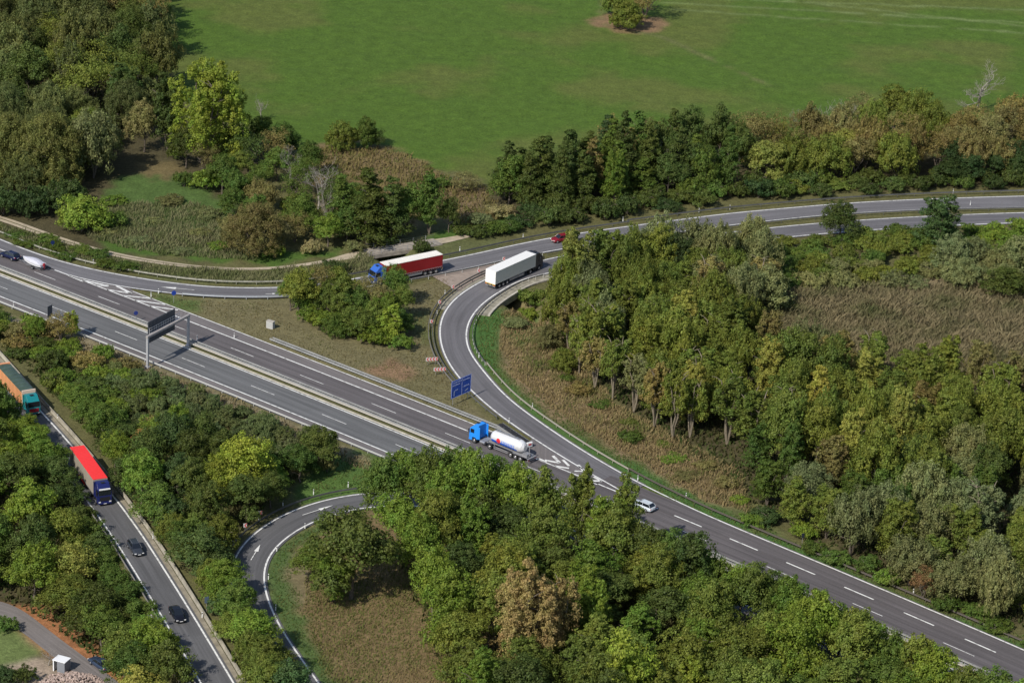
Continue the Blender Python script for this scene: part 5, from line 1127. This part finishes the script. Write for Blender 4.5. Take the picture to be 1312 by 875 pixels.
# loop interior and surroundings
t_('broad', 450, 768, 15.5, 15, 'dark', 'large and round, alone at the left of the central wood'); t_('broad', 428, 770, 8, 7, 'lime', 'lower left foot of the large round tree'); t_('broad', 405, 745, 6.5, 8, 'green', 'left foot of the large round tree')
t_('plume', 672, 868, 21, 12, 'straw', 'tall dried-up one inside the central wood'); t_('birch', 712, 860, 17, 7, 'straw', 'beside the tall dried-up one')
t_('thin', 1182, 768, 6.5, 5, 'rust', 'orange-brown one at the verge of the right-hand wood'); t_('shrub', 980, 668, 3, 6, 'blue', 'low dark clump on the verge of the right-hand wood')
t_('shrub', 720, 404, 4.5, 5, 'olive', 'below the white trailer, at the loop bridge'); t_('shrub', 680, 392, 5, 5.5, 'olive', 'standing in the dip beside the loop bridge'); t_('shrub', 660, 420, 2.6, 5, 'grey', 'small grey-green clump beside the loop'); t_('shrub', 675, 408, 2.4, 5, 'bright', 'small bright clump beside the loop bridge')
t_('bush', 908, 392, 11, 12.5, 'grey', 'soft grey dome in the upper right-hand wood'); t_('bush', 975, 400, 11, 13, 'grey', 'second soft grey dome in the upper right-hand wood'); t_('bush', 1218, 352, 10, 10, 'grey', 'soft grey dome right of the cool green poplar'); t_('bush', 1302, 352, 9.5, 11, 'grey', 'soft grey dome at the right border'); t_('broad', 1290, 385, 7, 12, 'dark', 'dark one at the right border above the reeds'); t_('broad', 860, 370, 12, 9, 'deep', 'darkest one behind the grey domes')
for u, v, h, w_, tn, pl in ((160, 868, 8.5, 9, 'olive', 'nearest the parked car'), (172, 890, 8.5, 8, 'green', 'second from the parked car'), (176, 925, 9.5, 9.5, 'yellow', 'at the bottom border'), (188, 940, 7.5, 8, 'lime', 'beside the lowest concrete piles'), (176, 848, 7, 7, 'olive', 'beside the highest concrete piles'), (130, 835, 8, 8, 'green', 'behind the parked car')):
    t_('broad', u, v, h, w_, tn, 'under the left road, '+pl)
for u, v, h, w_, tn, pl in ((284, 768, 7, 7.5, 'lime', 'first from the arrow boards'), (302, 802, 7.5, 8, 'green', 'second from the arrow boards'), (324, 838, 7.5, 8.5, 'lime', 'third from the arrow boards'), (346, 872, 7.5, 8, 'olive', 'fourth from the arrow boards'), (370, 908, 8, 8.5, 'blue', 'last before the bottom border')):
    t_('broad', u, v, h, w_, tn, 'leaning over the lower loop, '+pl)
t_('shrub', 6, 797+10, 3, 4, 'green', 'beside the village road at the left border'); t_('bare', 62, 852, 3.2, 3, 'bare', 'bare bush at the corner of the small lawn'); t_('shrub', 30, 872, 3, 4, 'dark', 'left of the rubble heap'); t_('shrub', 5, 875, 3.2, 4.5, 'deep', 'in the bottom left corner')

for u, v, h, k, tn, pl in ((742, 478, 12, 'birch', 'olive', 'first'), (762, 498, 11, 'birch', 'brown', 'second'), (785, 512, 13, 'birch', 'olive', 'third'), (812, 528, 12, 'birch', 'grey', 'fourth'), (838, 548, 13, 'birch', 'brown', 'fifth'), (862, 562, 14, 'birch', 'olive', 'sixth'), (884, 560, 12, 'birch', 'olive', 'seventh'), (728, 448, 10, 'birch', 'brown', 'uppermost'), (752, 455, 12, 'birch', 'olive', 'set back behind the first')):
    t_(k, u, v, h, 6.5, tn, 'with visible stems, '+pl+' on the scrub edge')
for u, v, h, w_, k, tn, pl in ((723, 402, 12.5, 6.5, 'willow', 'olive', 'leftmost'), (735, 392, 16.5, 9, 'tall', 'yellow', 'hiding half of the red car'), (772, 384, 15.5, 9, 'tall', 'olive', 'second from the red car'), (806, 378, 14.5, 9.5, 'willow', 'olive', 'third from the red car'), (838, 372, 13.5, 8.5, 'broad', 'olive', 'fourth from the red car')):
    t_(k, u, v, h, w_, tn, 'in the row behind the white lorry, '+pl)
t_('broad', 790, 935, 17, 11, 'bright', 'brightest in the central wood, at the bottom border'); t_('tall', 880, 925, 11, 5, 'bright', 'slim, at the bottom border of the central wood')
t_('bush', 703, 446, 5.5, 6.5, 'brown', 'on the scrub edge, upper of two'); t_('bush', 722, 476, 5, 6, 'olive', 'on the scrub edge, lower of two')
# --- woods
n0 = NT[0]
_r = random.Random(8); _L = resample(cutpx(off(CR7R, -s7*8.1), (35, 555), (205, 800)), 5.4)
for i, p_ in enumerate(_L[1:]):
    tn = _r.choice(['green', 'lime', 'olive', 'dark']); plant('broad', p_[0], p_[1], float(hgt(p_[None])[0]), _r.uniform(5.6, 7.4), _r.uniform(6.8, 8.6), tn, f'{TW[tn]} tree overhanging the left edge of the left road', f'trees overhanging the left road, {tn}')
forest([(-50, -60), (190, -60), (200, 50), (215, 90), (200, 150), (150, 195), (110, 225), (60, 250), (-50, 250)], 8.0, [('broad', 'dark', 3), ('thin', 'olive', 1), ('willow', 'dull', 3), ('dome', 'dull', 2), ('thin', 'brown', .6), ('broad', 'olive', 1)], (10, 15), (9, 13), 'in the large wood at upper left', 1)
forest([(290, 205), (345, 190), (390, 215), (430, 250), (470, 270), (480, 305), (420, 320), (345, 325), (310, 300), (270, 255), (250, 225)], 6.2, [('thin', 'brown', 2), ('broad', 'green', 2), ('thin', 'green', 1), ('willow', 'brown', 1), ('shrub', 'olive', 1)], (6, 9), (6, 8.5), 'in the mixed thicket behind the field path', 2)
forest([(632, 276), (700, 274), (800, 262), (950, 240), (960, 212), (800, 208), (700, 226), (640, 250)], 6.0, [('alder', 'dark', 4), ('alder', 'green', 1.5), ('broad', 'dark', 2), ('thin', 'brown', .7)], (10, 14), (7.5, 9.5), 'in the dark belt above the white trailer', 3)
forest([(950, 240), (1345, 222), (1345, 172), (1100, 178), (1010, 190), (940, 208)], 6.6, [('willow', 'brown', 4), ('thin', 'brown', 2), ('willow', 'olive', 2), ('broad', 'yellow', .8)], (8, 11), (8.5, 11), 'in the brownish belt at upper right', 4)
forest([(820, 212), (1000, 200), (1000, 184), (830, 196)], 5, [('thin', 'yellow', 1), ('thin', 'brown', 1)], (7, 9), (5.5, 7.5), 'in the fringe between meadow and alders', 5)
forest([(640, 298), (720, 288), (850, 270), (1000, 254), (1345, 240), (1345, 224), (1000, 240), (850, 256), (700, 276), (640, 288)], 4.2, [('shrub', 'deep', 3), ('shrub', 'dark', 3), ('shrub', 'green', 1.4), ('shrub', 'olive', .8)], (3.2, 5.5), (5.5, 7), 'in the dense hedge beyond the upper road', 6, edge=-.6)
t_n = forest([(1195, 238), (1345, 236), (1345, 222), (1200, 226)], 4.0, [('broad', 'deep', 1)], (6, 8), (7, 9), 'in the dark clump at far right beyond the road', 7, edge=.0)
forest([(1000, 312), (1050, 311), (1345, 292), (1345, 330), (1180, 345), (1010, 345), (990, 330)], 4.2, [('shrub', 'lime', 3), ('shrub', 'olive', 2), ('shrub', 'green', 1.5)], (2.8, 4.2), (5, 6.5), 'on the bank below the upper right road', 8, edge=-.8)
forest([(1000, 345), (1190, 345), (1190, 375), (1080, 372), (1000, 372)], 4.6, [('shrub', 'green', 2), ('shrub', 'grey', 2), ('shrub', 'olive', 1)], (3.5, 5), (6, 7.5), 'in the shrub band above the reeds', 9)
forest([(1190, 340), (1345, 330), (1345, 400), (1230, 378)], 6, [('willow', 'grey', 2), ('broad', 'green', 1)], (5, 7.5), (7.5, 10), 'beside the reeds at the right border', 10)
forest([(700, 400), (718, 400), (740, 378), (860, 352), (960, 345), (1000, 370), (975, 400), (960, 440), (935, 470), (760, 480), (735, 450)], 5.5, [('birch', 'olive', 2), ('tall', 'olive', 2), ('willow', 'olive', 2), ('willow', 'grey', 2), ('birch', 'brown', 1), ('broad', 'dark', .6)], (10, 13.5), (7.5, 10), 'in the wood right of the loop bridge', 11)
forest([(742, 450), (940, 470), (1000, 478), (1060, 492), (1170, 500), (1260, 512), (1345, 532), (1345, 640), (1200, 660), (1060, 640), (960, 585), (870, 556), (800, 522), (757, 488)], 5.8, [('tall', 'olive', 4), ('birch', 'olive', 2), ('willow', 'olive', 1.5), ('tall', 'yellow', 1), ('tall', 'brown', 1), ('broad', 'olive', 2), ('willow', 'grey', 1.4), ('tall', 'green', 1.2), ('broad', 'dark', .7)], (11, 15), (7.5, 10), 'in the tall wood south of the reeds', 12)
forest([(960, 600), (1060, 640), (1200, 660), (1345, 640), (1345, 818), (1220, 776), (1150, 746), (1060, 700), (985, 660)], 5.6, [('birch', 'grey', 1.5), ('tall', 'olive', 3), ('willow', 'grey', 2), ('tall', 'green', 2), ('broad', 'green', 1), ('broad', 'dark', .8)], (8, 12), (7, 9.5), 'in the wood along the motorway at lower right', 13)
forest([(955, 655), (1060, 700), (1160, 750), (1345, 820), (1345, 835), (1160, 765), (1040, 708), (960, 672)], 4.6, [('shrub', 'green', 2), ('shrub', 'lime', 1), ('shrub', 'grey', 1)], (2, 3.4), (4, 5.5), 'on the verge of the wood at lower right', 14)
forest([(690, 410), (735, 460), (790, 515), (860, 560), (935, 600), (960, 650), (900, 628), (790, 560), (720, 500)], 5.6, [('shrub', 'olive', 1), ('shrub', 'green', 1), ('shrub', 'lime', .6), ('shrub', 'brown', 1.2)], (1.0, 2.6), (3, 5), 'in the dry scrub between the loop and the wood', 15)
_e = [tuple(p) for p in pix(np.c_[mw(np.arange(132, 330, 12), -17.0), np.zeros(17)])]
for u, v, h, w_, tn, pl in ((492, 672, 12.5, 9, 'green', 'first by the ramp mouth'), (520, 668, 13, 9, 'lime', 'second from the ramp mouth'), (547, 672, 14, 9.5, 'olive', 'third from the ramp mouth'), (573, 664, 13, 8.5, 'green', 'fourth from the ramp mouth'), (602, 680, 15, 9.5, 'lime', 'below the blue tanker cab'), (632, 672, 12, 9, 'green', 'below the tanker wheels'), (662, 690, 13.5, 9, 'lime', 'below the tanker rear'), (694, 698, 14.5, 9, 'olive', 'below the white hatching')):
    t_('broad', u, v, h, w_, tn, 'at the motorway, '+pl)
for u, v, h, w_, tn, pl in ((741, 712, 16.2, 6.5, 'olive', 'left'), (768, 732, 14.2, 8.5, 'lime', 'middle'), (792, 722, 16.5, 6, 'olive', 'right')): t_('tall', u, v, h, w_, tn, 'with top over the white hatching, '+pl+' of three')
for u, v, h, w_, tn in ((824, 755, 11.5, 9, 'dark'), (858, 768, 9, 8, 'deep')): t_('broad', u, v, h, w_, tn, 'directly in front of the silver white car')
_r = random.Random(5)
for k_ in range(32):
    s_ = 170+k_*4.9; p_ = mw(s_, -18.6-_r.random()*1.6)[0]; tn = _r.choice(['green', 'lime', 'olive', 'olive', 'green'])
    plant(_r.choice(['broad', 'broad', 'bush']), p_[0], p_[1], 0, _r.uniform(9.8, 11.6)+min(.9, k_*.4)-.3, _r.uniform(7.5, 9.5), tn, f'{TW[tn]} tree in the front row hiding the near motorway lanes', f'front row trees along the motorway, {tn}')
forest([(505, 700), (520, 672)] + _e + [(1400, 1010), (1000, 1010), (700, 1000), (620, 985), (600, 900), (560, 820), (530, 740)], 6.2, [('broad', 'green', 3), ('broad', 'lime', 2.4), ('broad', 'olive', 2.4), ('tall', 'olive', 1), ('broad', 'dark', 1.0), ('tall', 'lime', 1)], (10, 13.5), (8.5, 11), 'in the central wood at the bottom', 16, edge=1.4)
forest([(140, 474), (330, 538), (405, 572), (420, 606), (330, 598), (225, 566), (160, 535)], 2.9, [('shrub', 'sage', 3), ('shrub', 'grey', 1), ('shrub', 'green', .8)], (2.8, 4.4), (3.4, 4.6), 'in the fine-leaved thicket below the motorway', 18, edge=.0)
forest([(-40, 398), (30, 418), (60, 430), (110, 452), (190, 488), (260, 515), (260, 560), (160, 560), (90, 520), (40, 475), (10, 455), (-40, 420)], 4.1, [('shrub', 'green', 3), ('shrub', 'dark', 1.2), ('shrub', 'lime', 1.6), ('shrub', 'brown', 1), ('shrub', 'olive', 1.4)], (2.8, 4.8), (4.4, 6.6), 'on the bushy slope between motorway and left road', 17, edge=.2)
forest([(160, 560), (330, 595), (410, 612), (380, 640), (330, 662), (298, 690), (255, 700), (205, 690), (165, 635), (135, 590)], 5.6, [('broad', 'green', 2), ('broad', 'lime', 2), ('broad', 'dark', 1.5), ('broad', 'blue', 1), ('shrub', 'brown', .6)], (6.5, 9.5), (6.5, 8.5), 'in the grove above the lower left loop', 19, edge=.8)
forest([(85, 520), (140, 560), (185, 640), (235, 712), (275, 775), (335, 865), (375, 950), (420, 1000), (400, 1000), (355, 950), (325, 860), (293, 790), (285, 700), (240, 690), (160, 600)], 3.9, [('bush', 'lime', 2), ('broad', 'green', 2), ('bush', 'blue', 1.2), ('bush', 'olive', 1), ('broad', 'olive', 1)], (5, 7.5), (6, 8), 'between the left road and the lower loop', 20, edge=-.9)
forest([(-50, 520), (20, 545), (60, 600), (100, 665), (135, 720), (160, 760), (200, 850), (235, 930), (180, 990), (150, 900), (110, 845), (60, 800), (20, 770), (-50, 760)], 6.3, [('broad', 'green', 3), ('broad', 'lime', 2.5), ('broad', 'dark', 1.4), ('broad', 'olive', 1.6), ('broad', 'yellow', .6)], (7.5, 11), (8, 10.5), 'in the wood left of the left road', 21, edge=2.6)
forest([(105, 262), (150, 258), (250, 262), (300, 290), (330, 330), (240, 328), (165, 318), (110, 302)], 7.5, [('shrub', 'grey', 3), ('shrub', 'lime', 2), ('shrub', 'olive', 1)], (1.4, 2.4), (4.5, 6.5), 'in the pale thicket between the clearing and the path', 22)
forest([(-60, 270), (0, 289), (60, 308), (165, 340), (165, 350), (60, 325), (0, 300), (-60, 285)], 4.2, [('shrub', 'green', 2), ('shrub', 'lime', 1), ('shrub', 'grey', 1.5)], (1.3, 2.4), (3.5, 5.5), 'in the hedge strip between path and ramp', 23, edge=-1.5)
forest([(975, 372), (1010, 372), (1010, 400), (985, 440), (965, 440)], 4.6, [('shrub', 'olive', 1), ('shrub', 'grey', 1)], (2, 4), (4.5, 6), 'at the left end of the reeds', 24)
print('TREES', NT[0])

# ------------------------------------------------------------------ grasses, reeds, weeds (uncountable)
def blade_mat(name, cols, scale=.12):
    m = bpy.data.materials.new(name); m.use_nodes = True; n = m.node_tree; L = n.links.new; n.nodes.clear()
    out = n.nodes.new('ShaderNodeOutputMaterial'); ge = n.nodes.new('ShaderNodeNewGeometry'); tc = n.nodes.new('ShaderNodeTexCoord'); nz = n.nodes.new('ShaderNodeTexNoise'); nz.inputs['Scale'].default_value = scale; nz.inputs['Detail'].default_value = 4
    L(tc.outputs['Object'], nz.inputs[0]); ad = n.nodes.new('ShaderNodeMath'); ad.operation = 'MULTIPLY_ADD'; L(ge.outputs['Random Per Island'], ad.inputs[0]); ad.inputs[1].default_value = .30
    s = n.nodes.new('ShaderNodeMath'); s.operation = 'MULTIPLY_ADD'; L(nz.outputs[0], s.inputs[0]); s.inputs[1].default_value = 1.9; s.inputs[2].default_value = -.6; L(s.outputs[0], ad.inputs[2])
    cr = n.nodes.new('ShaderNodeValToRGB'); L(ad.outputs[0], cr.inputs[0]); e = cr.color_ramp.elements; e[0].position = 0; e[0].color = (*cols[0], 1); e[1].position = 1; e[1].color = (*cols[-1], 1)
    for i, c in enumerate(cols[1:-1]): x = e.new((i+1)/(len(cols)-1)); x.color = (*c, 1)
    d = n.nodes.new('ShaderNodeBsdfDiffuse'); t = n.nodes.new('ShaderNodeBsdfTranslucent'); mx = n.nodes.new('ShaderNodeMixShader'); mx.inputs[0].default_value = .3
    L(cr.outputs[0], d.inputs[0]); L(cr.outputs[0], t.inputs[0]); L(d.outputs[0], mx.inputs[1]); L(t.outputs[0], mx.inputs[2]); L(mx.outputs[0], out.inputs[0]); return m
def blades(name, label, cat, polys, dens, h, wd, m, seed, lean=.35, edge=.3, tuft=0):
    rg = np.random.default_rng(seed); allV = []
    for poly in polys:
        pg = np.array([G(*p)[:2] for p in poly]); lo, hi = pg.min(0), pg.max(0); n = int((hi-lo).prod()*dens)
        Q = rg.uniform(lo, hi, size=(n, 2)); wob = np.stack([fbm(Q[:, 0], Q[:, 1], .4)-.5, fbm(Q[:, 0]+55, Q[:, 1], .4)-.5], 1)*3.0
        Q = Q[inpoly(Q+wob, [tuple(p) for p in pg])]; Q = Q[clear_of_roads(Q, edge)]
        if tuft: k = fbm(Q[:, 0], Q[:, 1], .5); Q = Q[(k+rg.uniform(-.12, .12, len(Q))) > tuft]
        z = hgt(Q); n = len(Q); hh = h*rg.uniform(.5, 1.2, n)*(.6+.8*fbm(Q[:, 0], Q[:, 1], .15)); a = rg.uniform(0, 6.28, n); w2 = wd*rg.uniform(.5, 1.3, n)/2
        B = np.c_[Q, z-.05]; dx = np.c_[np.cos(a), np.sin(a), np.zeros(n)]*w2[:, None]; ld = np.c_[rg.normal(size=(n, 2))*lean+np.array([.12, .05]), np.zeros(n)]*hh[:, None]; up = np.c_[np.zeros((n, 2)), hh]
        V = np.stack([B-dx, B+dx, B+dx*1.1+up*.75+ld*.6, B-dx*.2+up+ld], 1); allV.append(V.reshape(-1, 3))
    V = np.concatenate(allV); o = link(bpy.data.objects.new(name, mesh_np(name, V, np.arange(len(V)).reshape(-1, 4), m))); tag(o, label, cat, kind='stuff'); return len(V)//4
nb = 0
nb += blades('reed_bed', 'wide bed of brown reeds among the woods at right', 'reeds', [[(965, 425), (985, 375), (1100, 366), (1200, 372), (1345, 372), (1345, 560), (1200, 535), (1050, 500), (975, 465)]], 20, 2.0, .11, blade_mat('reeds', [(.12, .135, .055), (.205, .185, .095), (.285, .235, .135), (.22, .19, .10)]), 41)
nb += blades('tall_grass', 'tall grey-green grass between the field path and the upper left ramp', 'tall grass', [[(-60, 268), (0, 288), (60, 306), (165, 338), (330, 350), (440, 336), (480, 330), (470, 352), (330, 366), (180, 358), (60, 328), (-60, 288)], [(110, 305), (150, 262), (250, 262), (300, 285), (335, 335), (200, 326)]], 14, .95, .13, blade_mat('tall_grass_blades', [(.09, .125, .035), (.17, .185, .08), (.22, .21, .11), (.13, .16, .055)], .2), 42)
nb += blades('dry_scrub', 'brown dried weeds inside the loop beside the wood', 'weeds', [[(646, 400), (700, 395), (745, 470), (800, 525), (870, 562), (940, 600), (970, 660), (900, 640), (802, 582), (707, 525), (655, 480), (640, 440)]], 14, .75, .15, blade_mat('dry_weeds', [(.09, .145, .03), (.16, .17, .055), (.31, .235, .12), (.27, .21, .10), (.13, .155, .045)], .10), 43)
nb += blades('clearing_weeds', 'dry brown grass in the clearing of the lower left loop', 'weeds', [[(395, 700), (420, 690), (520, 700), (560, 760), (600, 880), (640, 985), (470, 985), (420, 880), (390, 790)]], 14, .45, .13, blade_mat('clearing_grass', [(.10, .15, .035), (.20, .175, .065), (.13, .16, .045), (.26, .205, .092), (.23, .18, .08)], .09), 44)
nb += blades('meadow_edge_scrub', 'brownish scrub on the meadow edge behind the path bridge', 'weeds', [[(400, 190), (500, 190), (545, 210), (575, 228), (630, 240), (640, 280), (600, 292), (560, 270), (520, 292), (430, 290), (395, 240)]], 4, .9, .25, blade_mat('edge_scrub', [(.10, .13, .035), (.17, .155, .055), (.24, .185, .085), (.14, .145, .045)], .2), 45)
nb += blades('island_grass', 'short dry grass on the traffic island', 'grass', [[(190, 378), (356, 386), (360, 410), (440, 440), (520, 452), (525, 372), (600, 352), (560, 400), (552, 440), (566, 462), (600, 505), (600, 535), (450, 475), (330, 430), (240, 395)]], 5, .22, .18, blade_mat('island_blades', [(.09, .125, .032), (.15, .14, .055), (.20, .16, .08), (.13, .135, .05)], .12), 46, edge=-.5)
nb += blades('verge_grass', 'green grass on the verges of the loop and the motorway', 'grass', [[(612, 405), (650, 394), (640, 440), (655, 482), (720, 532), (800, 580), (900, 640), (1060, 710), (1345, 830), (1345, 845), (1060, 728), (900, 662), (790, 604), (690, 543), (612, 468)], [(405, 590), (450, 578), (500, 592), (500, 620), (400, 632)], [(345, 735), (352, 702), (400, 668), (440, 664), (385, 705), (372, 740), (400, 800), (440, 880), (480, 980), (445, 960), (390, 855), (350, 780)]], 7, .3, .16, blade_mat('verge_blades', [(.05, .11, .022), (.08, .135, .03), (.14, .14, .05), (.07, .12, .03)], .3), 47, edge=-.8)
nb += blades('slope_weeds', 'straw-coloured weeds on the top of the bushy slope', 'weeds', [[(100, 432), (200, 474), (330, 524), (480, 596), (470, 606), (300, 530), (190, 495), (90, 450)], [(-40, 402), (60, 428), (110, 448), (40, 440), (-40, 415)]], 6, .6, .22, blade_mat('straw_weeds', [(.12, .12, .04), (.22, .18, .095), (.28, .23, .13), (.15, .13, .06)], .3), 48, edge=-1.5)
wood_polys = [[(700, 400), (860, 350), (1000, 345), (960, 440), (1100, 520), (1345, 560), (1345, 815), (1050, 695), (960, 640), (860, 560), (745, 480)], [(505, 700), (560, 664), (740, 690), (850, 775), (1100, 872), (1330, 985), (620, 985)], [(-40, 405), (60, 435), (200, 495), (410, 590), (330, 660), (290, 700), (290, 790), (400, 1000), (330, 860), (170, 600), (60, 500)], [(-50, 525), (60, 600), (160, 760), (235, 930), (150, 900), (60, 800), (-50, 760)], [(-50, -50), (190, -50), (210, 120), (100, 230), (-50, 255)]]
nb += blades('undergrowth', 'low green undergrowth on the floor of the woods', 'undergrowth', wood_polys, 2.2, .8, .5, blade_mat('undergrowth_leaves', [(.04, .06, .02), (.06, .085, .025), (.10, .09, .04), (.05, .07, .022)], .25), 49)
print('BLADES', nb)

for o in list(bpy.data.objects):
    if 'label' in o and len(o['label'].replace('-', ' ').split()) > 16: print('LONG', o['label'])
